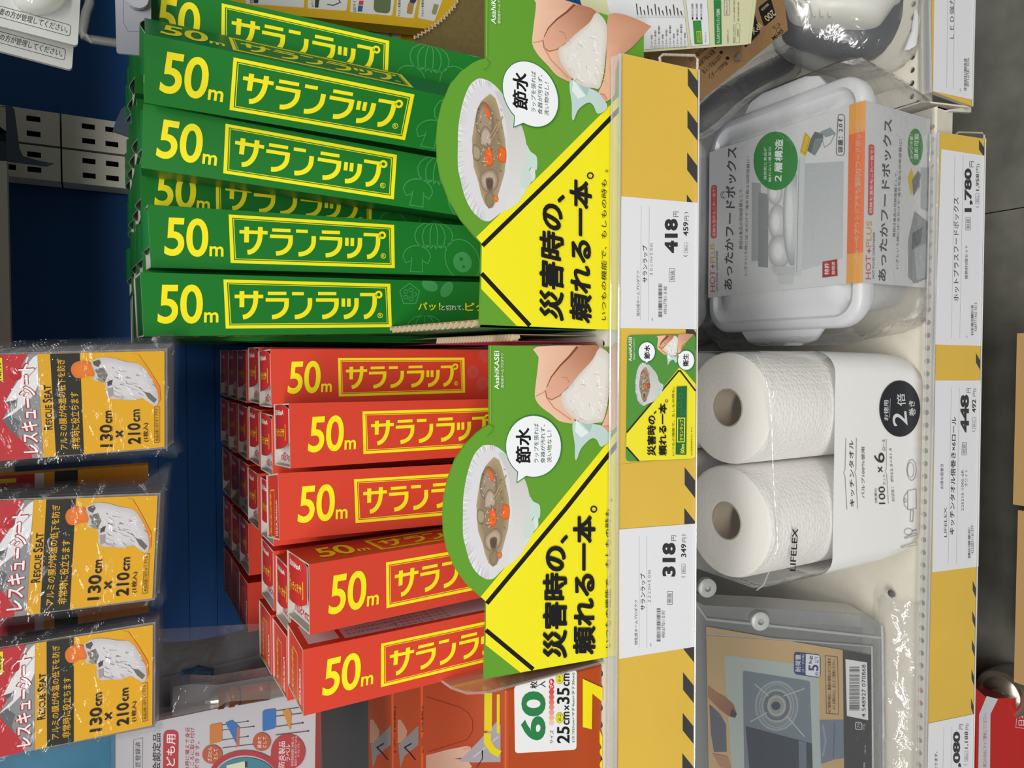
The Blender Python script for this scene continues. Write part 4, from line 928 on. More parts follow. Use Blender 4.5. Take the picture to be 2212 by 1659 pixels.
# ------------------------------------------------------------------ hanging silver rescue sheets, three stacks
KP = zoom(0, 680, 4.148); KP2 = zoom(0, 980, 4.148); KP3 = zoom(0, 1280, 4.377)
HA = [KP(1475, 325), KP(1475, 1185), KP(750, 1248), KP(448, 350)]
HP = [lambda x, y: (x, y), homog(HA, [KP2(1413, 375), KP2(1365, 1295), KP2(622, 1395), KP2(415, 412)]), homog(HA, [KP3(1445, 305), KP3(1440, 1255), KP3(695, 1412), KP3(440, 465)])]
def rescue_art(s, H):
    K = lambda x, y: H(*KP(x, y))
    s.K = K; YO = '#dda61c'
    s.poly([(-420, 365), (1475, 325), (1475, 1185), (750, 1248), (385, 1278), (-420, 1345)], YO)
    s.poly([(-420, 365), (335, 350), (390, 1278), (-420, 1345)], '#c22f36')
    # mountain
    s.poly([(335, 352), (250, 352), (200, 440), (180, 530), (90, 700), (45, 780), (95, 815), (20, 940), (100, 1040), (180, 1110), (280, 1220), (290, 1286), (388, 1278)], '#8f9194')
    s.poly([(335, 360), (300, 380), (220, 470), (180, 560), (100, 690), (48, 780), (120, 770), (160, 740), (150, 830), (60, 900), (20, 940), (130, 880), (240, 790), (300, 720), (345, 620), (340, 480)], '#e8e8ea')
    s.poly([(45, 782), (150, 760), (100, 815)], '#55585c'); s.poly([(22, 942), (90, 900), (180, 960), (150, 1060), (180, 1105), (100, 1045)], '#66696d')
    s.line([(250, 380), (210, 480), (190, 600)], 14, '#eeeef0', same=False); s.line([(330, 470), (250, 560), (200, 700)], 8, '#a4a6aa', same=False); s.disc((140, 545), 55, 45, '#b81f26')
    s.poly([(-30, 385), (18, 385), (30, 588), (-20, 590)], '#f2e226'); s.vt('NEW', 12, 575, 420, 28, BLACK, 0.02)
    # product name: white with a red outline
    def T(t, x0, x1, y0, y1, h, col, bold, res=2, h1=None):
        s.text(t, (x0, y0), (x1, y1), h, col, bold, h1=h1, res=res)
    T('レスキューシート', 362, 310, 1245, 425, 170, '#b5252c', 0.075, h1=168, res=2); s.L += 1
    T('レスキューシート', 352, 304, 1232, 436, 146, '#f4f4f4', 0.022, h1=146, res=2)
    s.text('R', (470, 1028), (468, 992), 78, BLACK, 0.025); s.text('ESCUE', (468, 985), (462, 808), 60, BLACK, 0.02); s.text('S', (466, 785), (464, 752), 84, BLACK, 0.025); s.text('EAT', (462, 745), (455, 628), 64, BLACK, 0.02)
    s.poly([(448, 350), (712, 344), (750, 1248), (502, 1266)], '#25261f')
    T('アルミの膜が体温の低下を防ぎ', 612, 580, 1208, 392, 74, YO, 0.014); T('非常時に役立ちます', 722, 705, 1205, 690, 80, YO, 0.014)
    # person wrapped in foil
    s.poly([(1190, 345), (1240, 355), (1330, 480), (1430, 640), (1440, 760), (1400, 815), (1300, 640), (1220, 450)], '#dd7d22', to='#dda61c', p=(1380, 700), q=(1210, 350))
    s.blob([(705, 415), (760, 415), (800, 425), (850, 480), (850, 545), (780, 550), (730, 568), (670, 560), (635, 500), (650, 445)], '#e07a2c', '#d86e24')
    s.blob([(815, 430), (850, 400), (920, 380), (1020, 390), (1130, 420), (1240, 440), (1310, 500), (1370, 600), (1410, 690), (1418, 790), (1380, 812), (1310, 770), (1275, 750), (1180, 768), (1080, 758), (980, 750), (950, 700), (950, 650), (920, 600), (850, 590), (835, 570), (850, 520)], '#cfcdd0', '#bdbbc0', 0.7)
    for q, col in (([(830, 420), (890, 400), (905, 430), (880, 470), (840, 450)], '#5b5750'), ([(850, 490), (930, 470), (965, 540), (940, 600), (880, 560)], '#77736c'), ([(860, 575), (910, 560), (950, 610), (900, 600)], '#8f8b86'), ([(960, 600), (1010, 580), (1000, 630), (965, 640)], '#4b4843'), ([(1290, 690), (1340, 700), (1405, 760), (1380, 790), (1330, 750)], '#6b6762'), ([(960, 660), (1010, 650), (1015, 720), (975, 740)], '#9a979a')): s.poly(q, col)
    rng = random.Random(21)
    for _ in range(60):
        x = rng.uniform(960, 1380); y = rng.uniform(450, 740)
        if x > 1250 and y < 560: continue
        l = rng.uniform(20, 90); a = rng.uniform(0.1, 1.1); s.line([(x, y), (min(1400, x+l*math.cos(a)), min(765, y+l*math.sin(a)*.6))], rng.uniform(2, 8), rng.choice(['#f4f4f5', '#8b8888', '#e4e3e6', '#6b6866', '#a9a6a8']), w1=1)
    for _ in range(16):
        x = rng.uniform(850, 950); y = rng.uniform(410, 590); s.line([(x, y), (x+rng.uniform(-20, 30), y+rng.uniform(-30, 30))], rng.uniform(3, 7), rng.choice(['#e8e8e6', '#3f3c38', '#d4d2cf']), w1=1)
    s.L += 1
    s.text('130', (1008, 1182), (1003, 985), 112, BLACK, 0.022, res=4); s.text('cm', (1002, 972), (1000, 860), 56, BLACK, 0.02); s.text('×', (1105, 1098), (1102, 1035), 72, BLACK, 0.02)
    s.text('210', (1258, 1158), (1253, 972), 112, BLACK, 0.022, res=4); s.text('cm', (1252, 958), (1250, 848), 56, BLACK, 0.02); s.text('(1枚入)', (1333, 1138), (1330, 970), 52, BLACK, 0.014)
    s.line([(1382, 826), (1425, 824), (1428, 1142), (1384, 1146)], 3, BLACK, closed=True); s.text('本品は使い切りタイプです', (1420, 1132), (1415, 840), 28, BLACK, 0.008)
names3 = ['in stack nearest the wrap boxes', 'in middle stack', 'in leftmost stack']
SILV = mat('#b9b8bc', 0.25, metal=0.7, bump=0.8, bscale=90)
FP_ = film(0.008, 0.9, 70, 0.10, gloss=0.55)
PY = [0.552, 0.552, 0.552]
rp = random.Random(9)
card_px = [(-600, 372), (1475, 325), (1475, 1185), (-600, 1360)]
foil_px = [(-600, 360), (1500, 300), (1500, 1200), (-600, 1352)]
film_px = [[(-600, 300), (1300, 245), (1440, 190), (1520, 200), (1560, 300), (1530, 1120), (1590, 1260), (1580, 1285), (1450, 1268), (800, 1310), (-600, 1425)],
           [(-600, 300), (1300, 240), (1500, 110), (1560, 100), (1550, 300), (1540, 1080), (1570, 1250), (1540, 1275), (1450, 1240), (800, 1310), (-600, 1425)],
           [(-600, 300), (1300, 265), (1440, 270), (1530, 260), (1545, 300), (1545, 1150), (1560, 1180), (1540, 1275), (1450, 1268), (800, 1310), (-600, 1425)]]
fr = ['front', 'second', 'third', 'fourth', 'fifth', 'last']
for k in range(3):
    H = HP[k]; base = planeY(*H(*KP(1475, 760)), PY[k], tilt=0.5)
    for j in range(5):
        pl = Plane(base.o+Vector((0, 0.0085*j, 0)), base.n)
        dx, dy = (0, 0) if j == 0 else (rp.uniform(12, 26)*j*0.55, -rp.uniform(12, 17)*j+(-8 if k else 0))
        # keep outlines where they stand in space: shift in the picture = shift across the hook
        K = (lambda dx, dy: (lambda x, y: H(*KP(x+dx, y+dy))))(dx, dy)
        front = 'front-facing, ' if False else ''
        t = thing('rescue_sheet_pack', 'bagged silver rescue sheet, yellow and red card, %s %s' % (fr[j], names3[k]), 'package', pl.hit(*K(1475, 760)), group='hanging rescue sheet packs')
        if j == 0: slab(pl, card_px, 0.0005, 'printed_card', mat('#dda61c', 0.35), t, K)
        else: slab(pl, card_px, 0.0005, 'printed_card', mat('#dda61c', 0.35), t, K)
        slab(Plane(pl.o-pl.n*0.0008, pl.n), foil_px, 0.0052, 'folded_sheet', SILV, t, K)
        b = MB(); pts = mp(K, film_px[k]); dense = []
        for i in range(len(pts)):
            a = np.array(pts[i]); c_ = np.array(pts[(i+1) % len(pts)]); n = max(1, int(np.linalg.norm(c_-a)/14))
            for q in range(n): dense.append(tuple(a+(c_-a)*q/n+np.array([rp.uniform(-1.1, 1.1), rp.uniform(-1.1, 1.1)])))
        F1 = [pl.hit(*p, 0.0009+rp.uniform(0, .0008)) for p in dense]; B1 = [pl.hit(*p, -0.0068) for p in dense]; n = len(dense)
        Cn = [pl.hit(*(np.array(p)*0.93+np.array(K(700, 760))*0.07), 0.0017) for p in dense]
        tri = [list(q) for q in tessellate_polygon([[Vector((p[0], p[1], 0)) for p in dense]])]
        b.add(F1+Cn, [[i, (i+1) % n, (i+1) % n+n, i+n] for i in range(n)]); b.add(Cn, tri); b.add(F1+B1, [[i, (i+1) % n, (i+1) % n+n, i+n] for i in range(n)])
        b.build('clear_bag', FP_, t, smooth=True)
        if j == 0:
            s = Sheet(lambda u, v, l, pl=pl: pl.hit(u, v, l), None, 2); rescue_art(s, H); s.K = None; s.build('print', t, rough=0.35)
# further packs half hidden between the stacks
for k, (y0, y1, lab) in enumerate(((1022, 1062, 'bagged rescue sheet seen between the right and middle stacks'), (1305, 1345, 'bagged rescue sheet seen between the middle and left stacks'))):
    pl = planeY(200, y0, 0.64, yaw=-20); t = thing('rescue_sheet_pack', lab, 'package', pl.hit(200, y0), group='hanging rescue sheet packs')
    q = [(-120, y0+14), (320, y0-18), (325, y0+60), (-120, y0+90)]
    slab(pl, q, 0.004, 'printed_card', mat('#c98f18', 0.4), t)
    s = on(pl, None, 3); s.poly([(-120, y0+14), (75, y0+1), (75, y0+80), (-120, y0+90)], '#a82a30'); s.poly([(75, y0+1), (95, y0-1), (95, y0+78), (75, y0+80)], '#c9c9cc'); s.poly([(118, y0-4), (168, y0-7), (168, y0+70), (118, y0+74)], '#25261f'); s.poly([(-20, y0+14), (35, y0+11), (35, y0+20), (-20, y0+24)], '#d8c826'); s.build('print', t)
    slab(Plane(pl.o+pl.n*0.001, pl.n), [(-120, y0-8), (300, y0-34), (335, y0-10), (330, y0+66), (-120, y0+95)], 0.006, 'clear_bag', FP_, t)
# ------------------------------------------------------------------ white blister packs, wire hook, tag
KB = zoom(0, 0, 3.95)
WB = mat('#b7b8b5', 0.35, spec=0.5, bump=0.1, bscale=80)
for i, (dy, dxx, lab) in enumerate((((0, 0), 0, 'white blister pack with boxed warning line, front one in the top left corner'), ((200, -50), 1, 'white blister pack hanging behind the front one in the top left corner'))):
    Y = 0.50+0.022*i; pl = planeY(100, 60+40*i, Y); ox, oy = (0, 0) if i == 0 else (-45, 205)
    t = thing('blister_pack', lab, 'blister pack', pl.hit(100, 60), group='white blister packs')
    q = [(-800, -260), (700, -260), (655, 370), (620, 385), (-800, 20)] if i == 0 else [(-800, -60), (690, -60), (650, 370), (600, 382), (-800, 5)]
    q = [(x+ox, y+oy) for x, y in q]
    dm = Sheet(None); dm._put = lambda *a: None; q2 = dm.rrect([KB(*p) for p in ([q[0], q[1], (q[2][0]+8, q[2][1]+22), q[4]])], '#000000', 9)
    b = MB(); b.prism([pl.hit(*p) for p in q2], -pl.n*0.003); b.build('backing_card', WB, t, smooth=False)
    b = MB(); n = 26; rings = []
    for k in range(6):
        a = k/5*PI/2; rr = math.cos(a)*0.85+0.15; hh = 0.016*math.sin(a)
        rings.append([pl.hit(*KB(330+ox+rr*230*math.cos(2*PI*j/n), -30+oy+rr*(165 if i == 0 else 120)*math.sin(2*PI*j/n)), hh) for j in range(n)])
    b.loft(rings, cap0=False); b.build('blister_bubble', film(0.35, 0.3, 40, 0.08, (0.82, 0.85, 0.80)), t, smooth=True)
    s = on(pl, KB, 3); p0, p1, p2, p3 = [(x+ox, y+oy) for x, y in ((-300, -30), (605, 215), (595, 310), (-320, 60))]
    s.rrect([p0, p1, p2, p3], '#3a3c3e', 0.25, wd=5); s.text('い。保護者の方が管理してください。', (-200+ox, 70+oy), (572+ox, 282+oy), 58, '#3a3c3e', 0.008)
    s.build('print', t)
pl = planeY(200, 60, 0.70); b = MB(); b.tube([pl.hit(*KB(*p)) for p in [(760, -200), (765, 30), (735, 110), (718, 200), (705, 270), (720, 315), (780, 335), (1000, 368), (1090, 385)]], 0.0036, 10)
tag(b.build('wire_hook', mat('#8d8e8c', 0.4, metal=0.2), None, smooth=True), 'thick white bent wire hook beside the blister packs', 'hook')
pl = planeY(260, 60, 0.60); t = thing('plastic_tag', 'white plastic hook tag hanging beside the green boxes', 'tag', pl.hit(260, 60))
dm = Sheet(None); dm._put = lambda *a: None; q2 = dm.rrect([KB(975, -260), KB(1290, -260), KB(1290, 480), KB(995, 452)], '#000000', 8)
b = MB(); b.prism([pl.hit(*p) for p in q2], -pl.n*0.002); b.build('plate', mat('#b9bac4', 0.4), t)
s = on(pl, KB, 3); s.line([(1055, -100), (1052, 190), (1095, 270), (1200, 270)], 5, '#8a8c94', same=False); s.build('moulded_edge', t)
b = MB(); c = pl.hit(*KB(1160, -10), 0.002); b.tube([c, c+pl.n*0.004], 0.008, 16); b.build('boss', mat('#c4c6cc', 0.3), t)
# ------------------------------------------------------------------ bottom left: hood pack, penlight bag, dark and blue pouches
K9 = zoom(220, 1380, 4.424)
pl = planeY(480, 1560, 0.615)
t = thing('hood_pack', 'white printed pack for a child\'s safety hood with blue chair drawings', 'package', pl.hit(480, 1600))
slab(pl, [(250, 1574), (343, 1557), (616, 1500), (684, 1478), (694, 1760), (250, 1760)], 0.012, 'pouch', mat('#c3c2c8', 0.35, bump=0.15, bscale=20), t)
s = on(pl, K9, 4)
s.poly([(2045, 640), (2100, 640), (2080, 1700), (2030, 1700)], '#8e2418')
s.line([(302, 968), (392, 942), (385, 1420), (300, 1420)], 3, '#3a3a3e', closed=True); s.text('意匠登録済', (370, 1290), (368, 985), 50, '#3a3a3e')
s.text('会認定品', (560, 1262), (562, 905), 78, BLACK, 0.012)
s.rrect([(588, 870), (735, 870), (725, 1600), (578, 1600)], '#b42f34', 0.42); s.text('こども用', (700, 1330), (706, 912), 88, '#ece9ea', 0.015)
for i, (t_, y0, y1) in enumerate((('緊急時に備えて身近', 1320, 845), ('なところに取り付け', 1325, 850), ('ができます。', 1320, 985))): s.text(t_, (835+i*46, y0), (840+i*46, y1), 42, '#b0403c', 0.008)
def chair(x, y, sc, two):
    OR, BL = '#c77b35', '#2e6fb6'; P = lambda pts: [(x+a*sc, y+b_*sc) for a, b_ in pts]
    for a, b0, c_ in ((250, 5, 365), (300, 55, 420), (260, 150, 365), (290, 225, 415)): s.line(P([(120, b0+18), (c_, b0-18)]), 7*sc, '#4a4a4c', same=False); s.disc(P([(c_, b0-18)])[0], 9*sc, 7*sc, '#1c1c1e')
    s.rrect(P([(0, 20), (120, 0), (120, 180), (0, 210)]), OR if two else BL, 0.18)
    if two: s.rrect(P([(150, 0), (215, -25), (285, 30), (285, 215), (215, 245), (145, 180)][0:1]+[(215, -25), (285, 40), (270, 235)]), BL, 0.12); s.poly(P([(262, 40), (285, 50), (280, 225), (255, 240)]), '#c06a30')
    else: s.rrect(P([(180, 20), (240, 0), (262, 40), (255, 210), (195, 200)][:4]), '#c98a2a', 0.2)
chair(1030, 800, 1.0, True); chair(1535, 665, 1.05, False)
s.disc((1055, 1105), 96, 90, '#b5552c'); s.text('ざぶとん', (1050, 1170), (1052, 1035), 40, '#ece4da', 0.01); s.text('として', (1105, 1150), (1106, 1050), 38, '#ece4da', 0.01)
s.disc((1528, 985), 86, 88, '#b5552c'); s.text('背あて', (1525, 1045), (1527, 935), 38, '#ece4da', 0.01); s.text('として', (1572, 1040), (1574, 935), 36, '#ece4da', 0.01)
s.disc((1780, 1080), 165, 170, '#b02f36'); s.poly([(1590, 1180), (1800, 1300), (1650, 1000)], '#b02f36'); s.text('防炎製品', (1745, 1232), (1752, 980), 60, '#e4dadc', 0.012); s.text('ラベル', (1800, 1170), (1802, 1010), 46, '#e4dadc', 0.012)
s.text('防炎性能試験に合格した', (1832, 1215), (1836, 935), 24, '#e4dadc'); s.text('製品だけに取り付けられる', (1862, 1215), (1866, 930), 22, '#e4dadc'); s.text('ラベルです。', (1890, 1130), (1892, 990), 22, '#e4dadc')
s.ring((1370, 1340), 330, 250, 48, '#a83038', 40); s.L += 1; s.disc((1370, 1350), 300, 215, '#3c7f92'); s.poly([(1190, 1210), (1385, 1165), (1395, 1400), (1210, 1400)], '#d4d8bc'); s.poly([(1365, 1170), (1392, 1168), (1392, 1230), (1368, 1235)], '#2c3030')
s.build('print', t)
slab(Plane(pl.o+pl.n*0.002, pl.n), [(240, 1568), (343, 1550), (616, 1493), (690, 1472), (700, 1760), (240, 1760)], 0.016, 'clear_bag', film(0.03, 0.3, 25, 0.2), t)
def pouch(name, lab, Y, pts, m, depth=0.03, film_=None, extra=None):
    pl = planeY(*pts[0], Y); t = thing(name, lab, 'pouch', pl.hit(*pts[0]))
    outline_blob(pl, pts, depth, 'cloth', m, t, n=10); return t, pl
TEAL = mat('#2f5a78', 0.6, bump=0.7, bscale=40, var=0.3); TEALD = mat('#1b2f40', 0.5, bump=0.8, bscale=30, var=0.4)
t, pl = pouch('cloth_pouch', 'light blue fabric pouch in the bottom left corner', 0.66, [(-120, 1600), (100, 1570), (260, 1545), (300, 1600), (290, 1760), (-120, 1760)], mat('#4487a8', 0.6, bump=0.8, bscale=25, var=0.25), 0.03)
t, pl = pouch('zip_pouch', 'dark teal zipped emergency pouch behind the lower left packs', 0.685, [(250, 1400), (420, 1385), (600, 1352), (680, 1400), (690, 1520), (520, 1560), (300, 1570), (250, 1500)], TEALD, 0.03)
b = MB(); b.tube([pl.hit(x, y, 0.017) for x, y in ((345, 1468), (420, 1450), (500, 1432), (580, 1412))], 0.0012, 6); b.build('zip', mat('#3f5666', 0.4), t)
b = MB(); b.tube([pl.hit(x, y, 0.018) for x, y in ((400, 1480), (450, 1472), (453, 1450), (425, 1446), (400, 1452), (400, 1480))], 0.004, 8); b.build('buckle', mat('#1f4a62', 0.5), t)
slab(Plane(pl.o+pl.n*0.019, pl.n), [(330, 1360), (600, 1345), (640, 1400), (640, 1500), (345, 1545)], 0.001, 'clear_bag', film(0.06, 0.9, 40, 0.12), t)
pl = planeY(500, 1505, 0.60); t = thing('penlight', 'brass toned metal penlight with knurled rings in a small clear bag', 'torch', pl.hit(500, 1505))
A, B_ = Vector(pl.hit(*K9(985, 600))), Vector(pl.hit(*K9(1740, 470))); d = B_-A
MET = mat('#a5754e', 0.28, metal=0.9); SIL = mat('#b5b0a6', 0.22, metal=0.9)
def seg(name, k0, k1, r0, r1, m):
    b = MB(); b.tube([A+d*k0, A+d*(k0*.5+k1*.5), A+d*k1], [r0, (r0+r1)/2, r1], 20); return b.build(name, m, t, smooth=True)
seg('tip', 0, .06, .0016, .0022, SIL); seg('neck', .06, .15, .004, .0055, SIL); seg('knurled_ring', .15, .235, .0072, .0072, MET); seg('collar', .235, .285, .006, .006, SIL); seg('knurled_ring', .285, .36, .0074, .0074, MET); seg('collar', .36, .41, .0066, .0066, MET); seg('seal', .41, .43, .0071, .0071, DARK); seg('tube', .43, .80, .0072, .0072, MET); seg('tail', .80, 1.0, .0068, .0064, SIL)
b = MB()
for k0, k1 in ((.15, .235), (.285, .36)):
    u = d.normalized(); a = u.cross(Vector((0, 0, 1))).normalized(); c_ = u.cross(a)
    for i in range(28):
        an = 2*PI*i/28; o_ = (a*math.cos(an)+c_*math.sin(an))*0.0074; b.tube([A+d*(k0+.01)+o_, A+d*(k1-.01)+o_], 0.0003, 4)
b.build('knurling', MET, t, kind='stuff')
slab(Plane(pl.o+pl.n*0.010, pl.n), mp(K9, [(675, 460), (860, 430), (1100, 440), (1750, 330), (1760, 560), (1200, 600), (1100, 660), (675, 745)]), 0.019, 'clear_bag', film(0.09, 0.9, 60, 0.12), t)
# ------------------------------------------------------------------ orange boxes of food bags
K10 = zoom(680, 1400, 3.3515); ORG = mat('#b24a20', 0.38, spec=0.45); zO = ZC-0.2507
def obox(lab, y0, y1, x1, zt, deco):
    t = thing('bag_box', lab, 'box', ((-0.46+x1)/2, y0, S1), group='orange boxes of food bags')
    b = MB(); b.box(-0.52, x1, y0, y1, S1+0.0005, zt); o = b.build('carton', ORG, t)
    md = o.modifiers.new('b', 'BEVEL'); md.width = 0.0025; md.segments = 3
    deco(t); return t
def skin_top(s):
    s.K = K10; s.poly([(805, 775), (870, 760), (960, 735), (1040, 720), (1100, 708), (1130, 715), (1128, 745), (1090, 790), (1010, 800), (1110, 815), (1140, 860), (900, 1000), (805, 1000)], '#b98c74', to='#d8b49c', p=(820, 900), q=(1100, 720))
    s.poly([(1040, 820), (1180, 680), (1320, 530), (1345, 560), (1345, 825), (1140, 828)], '#a9a3a8'); s.line([(1150, 790), (1330, 640)], 8, '#c9c6ce', same=False); s.poly([(1068, 728), (1120, 712), (1125, 730), (1080, 748)], '#d49a8c')
    s.line([(1212, 740), (1214, 800), (1170, 868)], 10, BLACK, w1=3, same=False)
def deco1(t):
    s = on(planeZ(zO+0.00005), None, 3); skin_top(s)
    Y = '#e3d21c'; s.poly([(1228, 325), (1285, 325), (1282, 600), (1226, 598)], Y); s.poly([(1318, 335), (1340, 335), (1338, 618), (1318, 615)], Y); s.line([(1250, 615), (1250, 680), (1290, 740), (1340, 768)], 52, Y, same=False)
    s.line([(805, 352), (1050, 430), (1110, 470), (1140, 520), (1142, 600), (1100, 665), (820, 752)], 2.6, '#7e2f14'); s.build('print', t)
    pf = planeY(*K10(1700, 500), 0.4430); s = Sheet(clampZ(pf, S1+.001), K10, 2)
    s.rrect([(1443, 275), (1897, 155), (1895, 735), (1450, 762)], '#e8e9ea', 0.06)
    s.text('60', (1672, 668), (1672, 312), 180, '#2b7f48', 0.045, res=4); s.text('枚', (1615, 292), (1612, 238), 55, BLACK, 0.02); s.text('入', (1672, 285), (1672, 238), 55, BLACK, 0.02)
    s.text('サイズ', (1728, 692), (1730, 594), 28, BLACK, 0.01)
    for i in range(9):
        k = i/8; c0 = (0xf0, 0xc4, 0xa8); c1 = (0xc8, 0x2c, 0x34); s.disc((1714, 540-i*37), 19, 21, '#%02x%02x%02x' % tuple(int(c0[q]*(1-k)+c1[q]*k) for q in range(3)))
    s.text('マチ', (1728, 295), (1728, 228), 26, '#f0e6e4', 0.02)
    for cy, tx in ((506, 'ヨコ'), (222, 'タテ')): s.disc((1772, cy), 27, 38, '#e9dc2a'); s.ring((1772, cy), 27, 38, 2, '#6a6420'); s.text(tx, (1784, cy+24), (1784, cy-24), 24, BLACK, 0.01)
    s.text('25', (1845, 690), (1845, 568), 92, BLACK, 0.022, res=3); s.text('cm', (1845, 556), (1845, 462), 44, BLACK, 0.015); s.text('×', (1842, 450), (1842, 415), 36, BLACK, 0.01); s.text('35', (1845, 405), (1845, 288), 92, BLACK, 0.022, res=3); s.text('cm', (1845, 275), (1845, 185), 44, BLACK, 0.015)
    s.text('(ヨコ21cm+マチ4cm×タテ35cm)', (1884, 682), (1884, 180), 24, '#2b6a44', 0.006)
    Y = '#f0e01a'; s.poly([(1940, 222), (2200, 255), (2200, 355), (2010, 330), (2006, 588), (1940, 572)], Y); s.poly([(2062, 595), (2200, 600), (2200, 690), (2062, 685)], Y); s.disc((2103, 752), 40, 42, Y); s.disc((2103, 845), 40, 42, Y)
    s.build('front_print', t)
def decoN(x0, x1):
    def f(t):
        s = on(planeZ(zO+0.00005), K10, 3); s.poly([(x0+40, 520), (x0+60, 515), (x0+90, 560), (x0+110, 600), (x0+95, 680), (x0+40, 690)], '#b98c74'); s.poly([(x0+45, 700), (x1-10, 560), (x1-8, 868), (x0+60, 868)], '#8a8484')
        s.poly([(x0+60, 868), (x0+90, 780), (x1-10, 700), (x1-10, 868)], '#b34a20'); s.line([(x1-30, 810), (x1-70, 760), (x1-110, 720), (x1-60, 690)], 10, '#2a211c', same=False); s.text('(ア.10枚)', (x1+28, 760), (x1+28, 420), 18, '#5c2312'); s.build('print', t)
    return f
obox('orange bag box with white 60 sheet label, nearest the shelf front', 0.4435, 0.595, -0.236, zO, deco1)
obox('orange bag box directly behind the one with the white label', 0.5972, 0.670, -0.236, zO, decoN(560, 760))
obox('orange bag box, last of the three in the row', 0.6722, 0.747, -0.236, zO, decoN(360, 560))
plain('carton', mat('#434345', 0.5), 'dark grey filler box at the back between the hood pack and orange boxes', 'box', boxes=[(-0.52, -0.36, 0.80, 0.86, S1+0.0005, ZC-0.165)])  # plain box added to fill the dark gap here
# clear divider plate beside the red tray
b = MB(); zb = S1+0.001; xx = -0.2342
b.prism([Vector((xx, 0.441, zb)), Vector((xx, 0.441, ZC-0.235)), Vector((xx, 0.447, ZC-0.222)), Vector((xx, 0.46, ZC-0.216)), Vector((xx, 0.62, ZC-0.20)), Vector((xx, 0.62, zb))], Vector((0.002, 0, 0)))
tag(b.build('shelf_divider', film(0.22, 0.0, 20, 0.1, (0.75, 0.68, 0.62), 1.2)), 'clear plastic shelf divider between the red tray and the orange boxes', 'divider')
